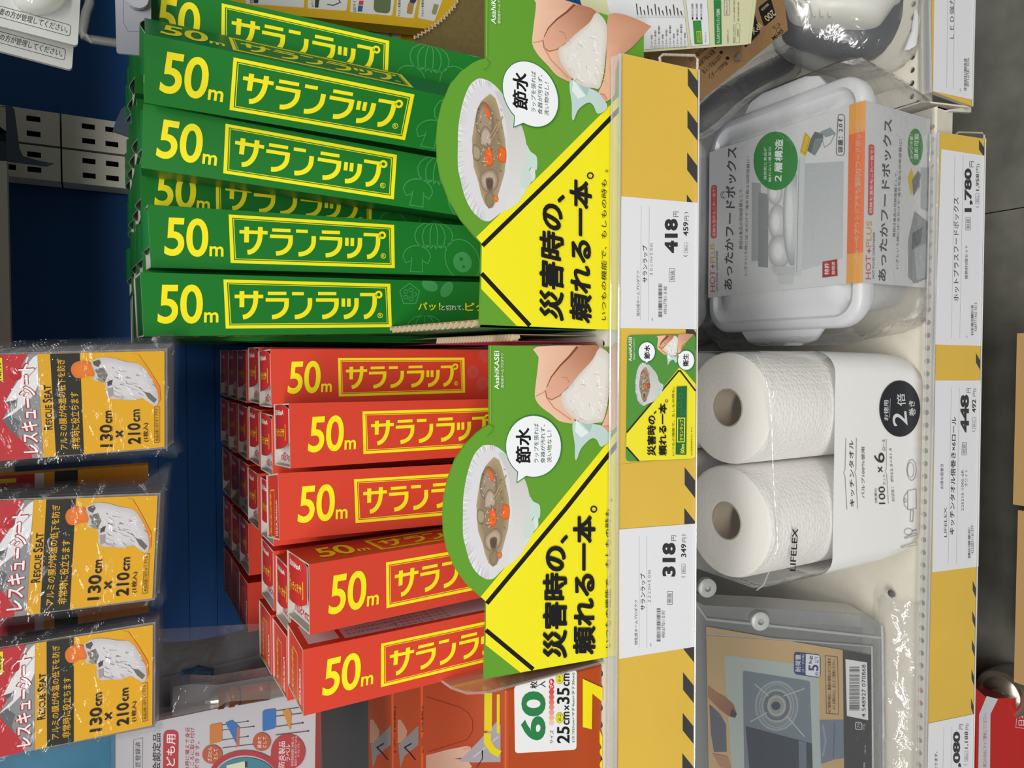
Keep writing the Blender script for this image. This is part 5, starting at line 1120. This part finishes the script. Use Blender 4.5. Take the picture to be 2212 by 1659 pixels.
# ------------------------------------------------------------------ white food boxes
zt = ZC-0.644
def food(dy, lab, first):
    t = thing('food_box', lab, 'food container', (0.165, 0.56+dy, S2), group='white food boxes with paper sleeves')
    WP = mat('#dcdee1', 0.3, spec=0.5); x0, x1, y0, y1 = 0.033, 0.2825, 0.440+dy, 0.645+dy
    def rr(xa, xb, ya, yb, r, z, n=6):
        P = []
        for cx, cy, a0 in ((xb-r, ya+r, -90), (xb-r, yb-r, 0), (xa+r, yb-r, 90), (xa+r, ya+r, 180)):
            for i in range(n+1): a = math.radians(a0+90*i/n); P.append(Vector((cx+r*math.cos(a), cy+r*math.sin(a), z)))
        return P
    b = MB(); I = 0.011
    b.loft([rr(x0+.03, x1-.03, y0+.022, y1-.022, .02, S2+.0005), rr(x0+.024, x1-.024, y0+.017, y1-.017, .024, S2+.006), rr(x0+.013, x1-.013, y0+.009, y1-.009, .026, zt-.026), rr(x0+.004, x1-.004, y0+.002, y1-.002, .028, zt-.024), rr(x0+.004, x1-.004, y0+.002, y1-.002, .028, zt-.019)]); b.build('tub', WP, t, smooth=True)
    b = MB()
    b.loft([rr(x0, x1, y0, y1, .03, zt-.018), rr(x0, x1, y0, y1, .03, zt-.008), rr(x0+.003, x1-.003, y0+.003, y1-.003, .028, zt-.004), rr(x0+.010, x1-.010, y0+.010, y1-.010, .022, zt-.003), rr(x0+.013, x1-.013, y0+.013, y1-.013, .02, zt-.007), rr(x0+.022, x1-.022, y0+.022, y1-.022, .015, zt-.007), rr(x0+.027, x1-.027, y0+.027, y1-.027, .013, zt-.0015), rr(x0+.04, x1-.04, y0+.04, y1-.04, .01, zt-.001)])
    b.build('lid', WP, t, smooth=True)
    for sx, X in ((-1, x0), (1, x1)):
        b = MB(); P = [Vector((X-sx*.004, y0+.045, zt-.014)), Vector((X+sx*.012, y0+.058, zt-.014)), Vector((X+sx*.017, y0+.075, zt-.014)), Vector((X+sx*.017, y1-.075, zt-.014)), Vector((X+sx*.012, y1-.058, zt-.014)), Vector((X-sx*.004, y1-.045, zt-.014))]
        b.prism(P, Vector((0, 0, 0.004))); b.build('handle', WP, t)
    # paper sleeve: top sheet, rolled orange edge, front sheet
    sx0, sx1 = 0.0755, 0.2495; yt, yf = y0+0.0145, y0-0.0015; zf = ZC-0.6455
    P = [(y1-0.005, zt+.0006), (yt, zt+.0006), (yt-.007, zt+.0004), (yf+.003, zf+.0008), (yf, zf), (yf, S2+.004)]
    b = MB()
    for i in range(len(P)-1): b.add([Vector((sx0, *P[i])), Vector((sx1, *P[i])), Vector((sx1, *P[i+1])), Vector((sx0, *P[i+1]))], [[0, 1, 2, 3]])
    b.build('paper_sleeve', mat('#d5d6d8', 0.4, spec=0.4), t)
    if not first:
        s = Sheet(lambda u, v, l: Vector((sx1-(v-90)/(1305-90)*(sx1-sx0), yt+(1020-u)/(1020-110)*(y1-.005-yt), zt+.0008+l)), None, 2)
        s.text('あったかフードボックス', (272, 1262), (290, 350), 58, '#3e3e40', 0.02); s.build('print', t)
    else:
        s = Sheet(lambda u, v, l: planeZ(zt+.0008).hit(u, v, l), K6, 2); GRY = '#4a4a4d'
        s.vt('HOT', 162, 1275, 1135, 32, '#cf5f48', 0.012); s.vt('+', 160, 1128, 1098, 26, '#c0392b', 0.02); s.vt('PLUS', 161, 1090, 965, 32, '#d6a045', 0.012); s.vt('HOT FOOD CONTAINER', 181, 1270, 1012, 13, '#55555a', 0.015)
        s.rrect([(137, 592), (175, 590), (172, 934), (134, 934)], '#cc4f4a', 0.5); s.vt('収納も温めもこれ一台で！', 165, 920, 605, 20, '#f0e4e4', 0.008)
        s.text('あったかフードボックス', (272, 1262), (304, 350), 56, GRY, 0.022, h1=66); s.vt('普段は食品の収納容器として、', 338, 1003, 605, 22, GRY); s.text('いざという時には“水だけで”温め可能な加熱容器に！', (366, 1170), (384, 410), 20, GRY)
        for r, c_ in ((0, '#9da3a6'), (9, '#b4babd')): s.ring((222-r, 655), 12+r/3, 20, 3, GRY, 14, 60, 300)
        # product photograph
        s.rrect([(398, 575), (455, 580), (450, 1075), (395, 1080)], '#a6abad', 0.08); s.rrect([(440, 640), (505, 650), (500, 1120), (438, 1115)], '#8f9597', 0.08)
        for c_, rx, ry in (((545, 640), 50, 78), ((560, 830), 58, 115), ((575, 1015), 76, 105)): s.disc(c_, rx, ry, '#dadcdc', edge='#a9adaf'); s.disc((c_[0]-8, c_[1]), rx*.6, ry*.7, '#e8e9e9', edge='#c6c9ca')
        s.disc((655, 800), 60, 310, '#cfd2d3', edge='#a0a5a8'); s.disc((640, 790), 30, 230, '#dfe1e2', edge='#c3c6c8')
        s.poly([(735, 455), (985, 440), (978, 1060), (705, 1140)], '#b3b9bb', to='#c3c7c9', p=(735, 500), q=(978, 1000))
        s.rrect([(690, 415), (738, 412), (715, 1170), (560, 1165), (525, 1120), (525, 1090), (660, 1110)][0:3]+[(668, 1168)], '#c9ced0', 0.12); s.line([(700, 430), (684, 1150)], 5, '#9ba1a4', same=False); s.poly([(520, 1110), (668, 1118), (668, 1170), (540, 1162)], '#bfc4c6'); s.rrect([(560, 1165), (668, 1168), (660, 1225), (575, 1225)], '#c6cacc', 0.2)
        s.disc((550, 437), 142, 188, '#2f8a3a'); s.vt('発熱剤と食品が', 492, 558, 350, 19, '#e6efe6', 0.006); s.vt('触れない清潔な', 522, 572, 345, 19, '#e6efe6', 0.006); s.text('２層構造', (590, 570), (598, 298), 52, '#f0f4f0', 0.018)
        s.poly([(738, 252), (775, 292), (742, 408), (706, 380)], '#d8b92c'); s.line([(744, 262), (768, 290), (740, 392), (714, 372)], 4, '#b4951c', closed=True, same=False)
        s.poly([(778, 290), (800, 250), (850, 262), (855, 290), (835, 345), (800, 402), (752, 372)], '#5f6b70'); s.poly([(800, 300), (850, 290), (835, 345), (800, 402), (776, 385)], '#7b868a'); s.line([(838, 252), (900, 225), (932, 262), (900, 325), (862, 350)], 3, '#8a9094', closed=True, same=False); s.poly([(838, 252), (900, 225), (932, 262), (870, 285)], '#8b969a')
        s.rrect([(950, 138), (992, 142), (990, 402), (936, 402)], '#333336', 0.42, wd=3); s.vt('容量：2.0 ℓ', 980, 385, 168, 32, '#333336', 0.006)
        s.poly([(850, 1082), (943, 1066), (946, 1172), (849, 1184)], '#9c2f2e'); s.vt('特許', 893, 1165, 1088, 32, '#efe0e0', 0.015); s.vt('取得済', 930, 1165, 1082, 22, '#efe0e0', 0.01)
        s.build('top_print', t)
        a_ = np.array([yt, zt]); e_ = np.array([yf, zf])
        def band(u, v, l):
            k = u; X = sx1-(v-85)/(1230-85)*(sx1-sx0)
            pts = P[1:5]; seg_ = min(2, int(k*3)); f_ = k*3-seg_; y = pts[seg_][0]*(1-f_)+pts[seg_+1][0]*f_; z = pts[seg_][1]*(1-f_)+pts[seg_+1][1]*f_
            return Vector((X, y-l-.00035, z+l+.00035))
        s = Sheet(band, None, 2)
        for i in range(3):
            for j in range(6):
                k0, k1 = i/3, (i+1)/3; q = [(k0, 85+j*191), (k1, 85+j*191), (k1, 85+(j+1)*191), (k0, 85+(j+1)*191)]; s.poly(q, '#e0713f' if j not in (0, 5) else '#e0a04a', same=True)
        s.L += 4; v, f = glyphs('レジャーやアウトドアでも便利なフードボックス', 0.015, 2)
        s._put([(0.652-0.305*b_, 1130-a*(1130-200)) for a, b_ in v], f, [lin('#f6ece4')]*len(v)); s.build('band_print', t)
        pf = planeY(1900, 430, yf-.0003); s = Sheet(clampZ(pf, S2+.004), K6, 2)
        s.text('HOT', (1160, 1195), (1160, 1040), 34, '#cf6a50', 0.012); s.text('+', (1160, 1030), (1162, 998), 26, '#c0392b', 0.02); s.text('PLUS', (1162, 990), (1166, 822), 34, '#d6a045', 0.012); s.text('HOT FOOD CONTAINER', (1182, 1190), (1186, 892), 13, '#55555a', 0.015)
        s.rrect([(1145, 330), (1182, 332), (1175, 786), (1140, 785)], '#cc4f4a', 0.5); s.text('収納も温めもこれ一台で！', (1168, 770), (1176, 350), 19, '#f0e4e4', 0.008)
        s.text('あったかフードボックス', (1256, 1208), (1298, 172), 52, GRY, 0.022, h1=56); s.text('普段は食品の収納容器として、', (1316, 925), (1330, 500), 17, GRY); s.text('いざという時には“水だけで”温め可能な加熱容器に！', (1335, 1130), (1358, 300), 17, GRY)
        s.disc((1444, 348), 48, 118, '#348c40'); s.text('レンジ不要！', (1428, 420), (1430, 268), 20, '#e6efe6', 0.006); s.text('温め可能', (1462, 430), (1466, 262), 28, '#e6efe6', 0.012)
        s.poly([(1395, 545), (1420, 485), (1442, 560), (1420, 662)], '#d8b92c'); s.poly([(1422, 560), (1462, 500), (1478, 520), (1470, 600), (1432, 662)], '#6d777b'); s.poly([(1470, 560), (1500, 530), (1508, 620), (1474, 640)], '#c9cccd')
        s.poly([(1400, 940), (1440, 760), (1530, 830), (1530, 1190), (1440, 1225), (1400, 1180)], '#8d9497'); s.poly([(1425, 900), (1490, 860), (1480, 960), (1420, 1010)], '#5c6468'); s.poly([(1440, 1000), (1520, 960), (1515, 1180), (1450, 1200)], '#aab0b2'); s.poly([(1480, 480), (1530, 480), (1530, 760), (1480, 740)], '#a7adb3'); s.poly([(1545, 490), (1562, 490), (1562, 650), (1545, 655)], '#d8cf3c')
        s.build('front_print', t)
    b = MB(); E2 = .004
    R_2 = [rr(x0-.004, x1+.004, y0-.004, y1+.004, .03, S2+.0006), rr(x0-.010, x1+.012, y0-.005, y1+.006, .03, zt-.05), rr(x0-.018, x1+.018, y0-.005, y1+.008, .03, zt-.012), rr(x0-.008, x1+.010, y0-.003, y1+.004, .03, zt+.004), rr(x0+.05, x1-.05, y0+.05, y1-.05, .02, zt+.005)]
    rb = random.Random(3)
    R_2 = [[p+Vector((rb.uniform(-.002, .002), rb.uniform(-.0012, .0012), rb.uniform(-.0004, .0015))) for p in r] for r in R_2]
    b.loft(R_2); b.build('clear_wrap', film(0.03, 1.0, 26, 0.07, gloss=1.6), t, smooth=True)
    return t
food(0, 'white food storage box in a printed paper sleeve and clear wrap, front of the shelf', True)
food(0.225, 'white food storage box behind the front one, mostly hidden by the rail', False)
# ------------------------------------------------------------------ kitchen paper
ztw = ZC-0.5227; yfT = 0.440
t = thing('kitchen_paper_pack', 'clear wrapped pack of six white kitchen paper rolls with black round badge', 'paper roll pack', (-0.104, 0.57, S2))
def paper_mat():
    m = bpy.data.materials.new('embossed_paper'); m.use_nodes = True; nt = m.node_tree; b = nt.nodes['Principled BSDF']; b.inputs['Base Color'].default_value = (*lin('#f3f1ed'), 1); b.inputs['Roughness'].default_value = 0.85
    tc = nt.nodes.new('ShaderNodeTexCoord'); vz = nt.nodes.new('ShaderNodeTexVoronoi'); vz.inputs['Scale'].default_value = 240; vz.inputs['Randomness'].default_value = 0.55
    bp = nt.nodes.new('ShaderNodeBump'); bp.inputs['Strength'].default_value = 0.6; bp.inputs['Distance'].default_value = 0.0012; bp.invert = True
    nt.links.new(tc.outputs['Object'], vz.inputs['Vector']); nt.links.new(vz.outputs['Distance'], bp.inputs['Height']); nt.links.new(bp.outputs['Normal'], b.inputs['Normal']); return m
PAP = paper_mat(); END = mat('#efece6', 0.85, bump=0.3, bscale=250)
RT = 0.0540
for r_ in range(3):
    for c_ in range(2):
        cx = -0.0458-0.1095*c_; cy = yfT+0.0565+0.109*r_; z0, z1 = S2+0.003, ztw-0.002; n = 40
        def ring(r, z): return [Vector((cx+r*math.cos(2*PI*i/n), cy+r*math.sin(2*PI*i/n), z)) for i in range(n)]
        b = MB(); b.loft([ring(0.0185, z1-0.002), ring(RT-0.004, z1), ring(RT-.001, z1-0.0015)], cap0=False, cap1=False, mi=1); b.loft([ring(RT-.001, z1-0.0015), ring(RT, z1-0.005), ring(RT, z0), ring(0.0185, z0)], cap0=False, cap1=False)
        o = b.build('paper_roll', [PAP, END], t, smooth=True)
        b = MB(); b.loft([ring(0.0184, z0), ring(0.0184, z1-0.0015), ring(0.0172, z1-0.0015), ring(0.0172, z0)], cap0=False, cap1=False); b.build('core_tube', mat('#b8aa94', 0.8), o, smooth=True)
def rsec(xa, xb, ya, yb, r, z, n=7):
    P = []
    for cx, cy, a0 in ((xb-r, ya+r, -90), (xb-r, yb-r, 0), (xa+r, yb-r, 90), (xa+r, ya+r, 180)):
        for i in range(n+1): a = math.radians(a0+90*i/n); P.append(Vector((cx+r*math.cos(a), cy+r*math.sin(a), z)))
    return P
xa, xb, yb = -0.2118, 0.0097, 0.775
b = MB(); rb = random.Random(12)
prof = [(0.024, 0.004, .0006), (0.012, 0.0, .006), (0.004, 0.0, .022), (0.002, 0.0, .06), (0.001, 0, .14), (0.001, 0, .195)]
zw = planeY(*K7(862, 800), yfT).hit(*K7(862, 800)).z
low = [rsec(xa+a, xb-a, yfT+c_, yb-c_, .022, S2+h_) for a, c_, h_ in prof if S2+h_ < zw]+[rsec(xa+.001, xb-.001, yfT, yb, .022, zw)]
upp = [rsec(xa+.001, xb-.001, yfT, yb, .022, zw), rsec(xa+.001, xb-.001, yfT, yb, .022, ztw-.012), rsec(xa+.001, xb-.001, yfT+.001, yb-.001, .022, ztw-.002), rsec(xa+.006, xb-.006, yfT+.006, yb-.006, .022, ztw+.001), rsec(xa+.05, xb-.05, yfT+.05, yb-.05, .02, ztw+.0015)]
b.loft(low, cap1=False); b.build('white_film', mat('#f0efed', 0.28, spec=0.5, bump=0.6, bscale=14), t, smooth=True)
b = MB(); b.loft(upp, cap0=False); b.build('clear_wrap', film(0.05, 0.8, 22, 0.10, (0.92, 0.92, 0.92), gloss=1.4), t, smooth=True)
# seam gathered along the front top edge and the flap folded over the tops
pf = planeY(1668, 1000, yfT-0.0006); b = MB()
b.tube([pf.hit(x, y, 0.0006+rb.uniform(0, .001)) for x, y in mp(K7, [(400, 190), (440, 260), (475, 420), (490, 600), (494, 760), (498, 900), (508, 1050), (520, 1200), (525, 1330), (490, 1440), (440, 1560), (400, 1590)])], 0.0006, 6)
b.build('seam', film(0.25, 0.4, 60, 0.1, (0.95, 0.95, 0.95), 1.2), t, smooth=True)
def towel(u, v, l):
    p = pf.hit(u, v, 0); p.z = max(p.z, S2+.001); h_ = p.z-S2
    p.y = yfT+float(np.interp(h_, [a_[2] for a_ in prof], [a_[1] for a_ in prof]))-.0010-l; return p
s = Sheet(towel, K7, 2)
PG_ = '#58585c'
s.text('LIFELEX', (628, 1476), (645, 1220), 34, '#26262a', 0.018, res=3); s.build('lettering', t); s = Sheet(towel, K7, 2); s.line([(930, 682), (925, 870), (917, 890), (925, 910), (936, 1108)], 2, PG_); s.line([(993, 680), (990, 870), (983, 885), (990, 905), (1000, 1105)], 2, PG_)
s.text('キッチンタオル', (982, 1090), (975, 695), 27, '#3a3a3e', 0.004); s.text('パルプ100％使用', (1043, 1040), (1043, 735), 20, PG_); s.text('2枚重ね', (1118, 1070), (1115, 980), 15, PG_); s.text('100', (1166, 1075), (1163, 970), 38, '#3a3a3e'); s.text('カット', (1168, 962), (1166, 897), 16, PG_)
s.text('×', (1152, 885), (1149, 850), 30, '#3a3a3e'); s.text('6', (1162, 828), (1160, 768), 62, '#3a3a3e', 0.004, res=4); s.text('ロール', (1165, 755), (1163, 686), 16, '#3a3a3e'); s.text('SIZE：約22.5×21.5', (1222, 1060), (1204, 740), 18, '#7a7a7e'); s.line([(1172, 685), (1172, 860), (1166, 880), (1174, 900), (1184, 1072)], 1.8, PG_)
s.ring((1323, 872), 28, 62, 3, '#909094', 26); s.ring((1318, 872), 19, 44, 2.4, '#909094', 26)
s.line([(1300, 995), (1350, 985), (1352, 1100), (1300, 1110)], 3, '#909094', closed=True); s.line([(1318, 1112), (1314, 1178), (1330, 1180), (1334, 1112)], 3, '#909094', closed=True); s.line([(1300, 1000), (1278, 1030), (1278, 1080), (1300, 1105)], 3, '#909094'); s.ring((1284, 1053), 8, 12, 2.4, '#909094', 14)
for o_ in (0, 55): s.line([(1258+o_*.4, 1330-o_), (1350, 1300-o_), (1355, 1318-o_*1.1), (1262+o_*.4, 1336-o_)], 3, '#909094', closed=True)
s.ring((1303, 1240), 24, 20, 3, '#909094', 16); s.line([(1325, 1236), (1356, 1228)], 6, '#909094')
s.L += 1
s.disc((1252, 505), 122, 168, '#22252b', n=40); s.text('お徳用', (1184, 576), (1184, 455), 28, '#dcdde0', 0.01); s.text('2', (1298, 604), (1290, 520), 86, '#dcdde0', 0.008, res=5); s.text('倍', (1288, 486), (1280, 412), 50, '#dcdde0', 0.01); s.text('巻き', (1346, 548), (1340, 456), 38, '#dcdde0', 0.012); s.line([(1195, 445), (1190, 560)], 2.5, '#b8babd')
s.build('print', t)
# ------------------------------------------------------------------ stove carrying case
pl = planeY(1905, 1500, 0.4725, tilt=24)
t = thing('stove_case', 'translucent stove carrying case with kraft photo label, standing left of the kitchen paper', 'carrying case', pl.hit(1905, 1500))
CS = film(0.26, 0.25, 12, 0.10, (0.74, 0.76, 0.76), 1.5)
cpx = mp(K8, [(-140, 240), (30, 300), (100, 330), (600, 355), (1180, 400), (1268, 460), (1285, 520), (1290, 1700), (-140, 1700)])
slab(Plane(pl.o-pl.n*0.001, pl.n), cpx, 0.040, 'case_shell', CS, t, zmin=S2+.0005)
inn = mp(K8, [(-140, 330), (100, 400), (620, 440), (1180, 470), (1190, 1700), (-140, 1700)])
slab(Plane(pl.o-pl.n*0.042, pl.n), inn, 0.004, 'case_back', mat('#6d706c', 0.5), t, zmin=S2+.0008)
b = MB()
for q in ([(30, 300), (110, 420), (620, 475), (1270, 545)], [(1270, 460), (1275, 580), (1285, 1700)], [(110, 520), (1205, 600), (1215, 1700)]): b.tube([pl.hit(*K8(*p), 0.001) for p in q], 0.0016, 8)
b.build('rib', film(0.5, 0.1, 12, 0.1, (0.78, 0.79, 0.8), 1.5), t, smooth=True, kind='stuff')
for c_ in ((460, 430), (110, 210)):
    b = MB(); a = pl.hit(*K8(*c_), 0.004); n = 20; U = Vector((1, 0, 0)); V = pl.n.cross(U)
    R_3 = [[a+pl.n*h_+(U*math.cos(2*PI*i/n)+V*math.sin(2*PI*i/n))*r for i in range(n)] for r, h_ in ((.010, -.004), (.010, .003), (.0075, .0045), (.0035, .0045), (.003, .001))]; b.loft(R_3, cap0=False); b.build('latch_knob', mat('#b3b5b3', 0.3), t, smooth=True)
b = MB(); a = pl.hit(*K8(1338, 252), 0.0); n = 16; U = Vector((1, 0, 0)); V = Vector((0, 1, 0)); b.loft([[a+Vector((0, 0, h_))+(U*math.cos(2*PI*i/n)+V*math.sin(2*PI*i/n))*r for i in range(n)] for r, h_ in ((.0045, 0), (.0043, .001), (.002, .0018))]); tag(b.build('rivet', mat('#a8a8a6', 0.25, metal=0.8), t, smooth=True))
lp = Plane(pl.o+pl.n*0.0012, pl.n); lab = [(108, 470), (1012, 626), (1202, 660), (1210, 1700), (130, 1700)]
slab(lp, lab, 0.0004, 'label_card', mat('#c3a676', 0.5), t, K8)
s = on(lp, K8, 2)
s.poly([(1012, 626), (1202, 660), (1210, 1700), (1025, 1700)], '#3c3c3e')
s.rrect([(225, 660), (850, 735), (880, 1240), (870, 1700), (300, 1700), (235, 1050)][0:2]+[(880, 1700), (300, 1700)], '#aeb9b6', 0.06); s.rrect([(350, 760), (795, 830), (825, 1700), (365, 1700)], '#727e86', 0.04)
for r1_, r2_, c_ in ((200, 175, '#97a0a4'), (185, 160, '#7c878d'), (140, 118, '#9aa0a0'), (122, 102, '#66717a'), (86, 74, '#a8a79c'), (66, 56, '#8e9290')): s.disc((575, 995), r1_*.72, r2_*.95, c_)
s.ring((575, 995), 112, 142, 3, '#b9bcb8', 34); s.ring((575, 995), 74, 92, 3, '#4c565e', 30); s.disc((570, 995), 30, 28, '#3a444c')
for a_, b_ in (((430, 850), (520, 930)), ((640, 1060), (760, 1200)), ((620, 930), (760, 880)), ((400, 1100), (510, 1040))): s.line([a_, b_], 9, '#aab0b0', same=False)
s.poly([(370, 1130), (808, 1245), (820, 1700), (420, 1700)], '#39424f'); s.poly([(720, 1225), (770, 1235), (780, 1700), (730, 1700)], '#6b7584')
s.poly([(120, 860), (170, 900), (240, 940), (290, 985), (312, 1050), (300, 1075), (260, 1065), (200, 1020), (140, 960), (120, 935)], '#a87458', to='#8a5a42', p=(150, 900), q=(300, 1060)); s.poly([(130, 985), (200, 1050), (240, 1120), (245, 1300), (160, 1300), (140, 1180)], '#5c626c'); s.poly([(280, 1010), (312, 1050), (300, 1075), (265, 1060)], '#3b3c40')
s.poly([(860, 1090), (1018, 1088), (1020, 1340), (960, 1350), (870, 1380)], '#737d8e'); s.line([(880, 1120), (900, 1230), (880, 1330)], 14, '#8b94a4', same=False); s.line([(960, 1100), (950, 1340)], 8, '#5c6678', same=False); s.poly([(150, 1310), (250, 1330), (280, 1420), (200, 1400)], '#b08468')
s.rrect([(690, 637), (866, 657), (866, 812), (690, 785)], '#243a72', 0.16); s.rrect([(768, 650), (860, 662), (860, 804), (766, 792)], '#dfe1e6', 0.1)
s.vt('耐荷重', 735, 770, 655, 36, '#e2e4ea', 0.012); s.vt('(テーブル時)', 760, 772, 655, 18, '#e2e4ea', 0.006); s.vt('約', 852, 795, 772, 24, '#243a72', 0.01); s.vt('5', 852, 765, 722, 66, '#243a72', 0.03, res=4); s.vt('kg', 815, 715, 662, 28, '#243a72', 0.02); s.vt('以下', 855, 712, 668, 28, '#243a72', 0.01)
s.line([(897, 663), (979, 673), (985, 1052), (905, 1045)], 3, '#4a4236', closed=True); s.vt('※ご使用の前に、裏面の使用上のご注意を', 935, 1040, 680, 22, '#3a342a', 0.004); s.vt('よくお読みの上、正しくご使用ください。', 965, 1020, 688, 22, '#3a342a', 0.004)
s.poly([(1030, 685), (1173, 708), (1181, 1090), (1040, 1062)], '#e3e4e6'); s.bars(1056, 1124, 735, 1030, BLACK, n=48, seed=4); s.text('4 548927 070868', (1164, 1070), (1164, 722), 26, BLACK, 0.008, res=3)
s.rrect([(1098, 1102), (1138, 1106), (1140, 1152), (1096, 1150)], '#d5d6d8', 0.3, wd=5); s.vt('プラ', 1128, 1144, 1110, 20, '#d5d6d8', 0.01); s.vt('ラベル', 1160, 1155, 1115, 14, '#d5d6d8'); s.vt('18p-ap', 1166, 1310, 1255, 11, '#d5d6d8'); s.vt('JAPAN', 1166, 1440, 1370, 18, '#d5d6d8', 0.01)
s.build('label_print', t)
# loose wrap bunched in front of the case
b = MB(); rb = random.Random(8); g_ = []; zq = S2
for i in range(9):
    row = []
    for j in range(24):
        q = K8(1235+i*36+rb.uniform(-10, 10), 250+j*58+(abs(i-2)*16 if j == 0 else 0)+rb.uniform(-14, 14)); h_ = 0.002+0.012*math.exp(-((i-2.5)/2.6)**2)+rb.uniform(0, .005); row.append(planeZ(zq+h_).hit(*q))
    g_.append(row)
b.loft(g_, closed=False, cap0=False, cap1=False); b.build('clear_wrap', film(0.06, 1.0, 45, 0.08, gloss=1.4), t, smooth=True)
slab(Plane(pl.o+pl.n*0.006, pl.n), mp(K8, [(-140, 260), (100, 330), (1180, 380), (1290, 470), (1300, 1700), (-140, 1700)]), 0.0006, 'clear_wrap', film(0.015, 1.0, 26, 0.06, gloss=1.8), t)
# ------------------------------------------------------------------ below the lower rail: canister box, cartons
K8b = K8; pf = planeY(2150, 1560, 0.50, tilt=6); RD = mat('#c01f1c', 0.35, spec=0.5)
t = thing('canister_box', 'red gas canister carton with a white banded carrying strap, bottom right corner', 'box', pf.hit(2150, 1560))
slab(pf, mp(K8, [(1895, 880), (1970, 945), (2235, 945), (2235, 1700), (1890, 1700)]), 0.10, 'carton', RD, t)
s = Sheet(clampZ(pf, ZC-1.124), K8, 3); s.poly([(1965, 930), (2040, 950), (1990, 1050), (1985, 1700), (1905, 1700), (1915, 1050)], '#cfcfd6'); s.vt('開口の決めにそって開栓してください。', 1965, 1400, 1040, 24, '#b8403c', 0.006); s.line([(2172, 965), (2330, 965), (2330, 1135), (2158, 1138)], 3, '#e0c8c8', closed=True); s.vt('日本製', 2215, 1125, 975, 42, '#e6d6d6', 0.012); s.build('print', t)
c0 = pf.hit(*K8(2060, 915), -0.02); b = MB(); n = 28
U, V = Vector((1, 0, 0)), Vector((0, 1, 0))
def cr(r, h_): return [c0+Vector((0, 0, h_))+(U*math.cos(2*PI*i/n)+V*math.sin(2*PI*i/n))*r for i in range(n)]
b.loft([cr(.033, -.04), cr(.033, 0), cr(.031, .003), cr(.027, .003), cr(.024, .000), cr(.018, .004), cr(.010, .006), cr(.009, .012)]); b.build('gas_canister', mat('#a09c90', 0.25, metal=0.8), t, smooth=True)
for q, lab in (([(2197, 720), (2196, 1088), (2260, 1088), (2260, 720)], 'brown carton at the right border under the rail, upper one'), ([(2199, 1102), (2197, 1470), (2260, 1470), (2260, 1102)], 'brown carton at the right border under the rail, lower one beside the red box')):
    pc = planeY(*q[0], 0.458); ps = [pc.hit(*p) for p in q[:2]]; xs = sorted((ps[0].x, ps[1].x)); zz = ps[0].z
    b = MB(); b.box(xs[0], xs[1], 0.375, 0.458, ZC-1.1248, zz); o = b.build('carton', mat('#b8925c', 0.8, bump=0.2, bscale=200)); tag(o, lab, 'box', 'brown cartons under the lower shelf')
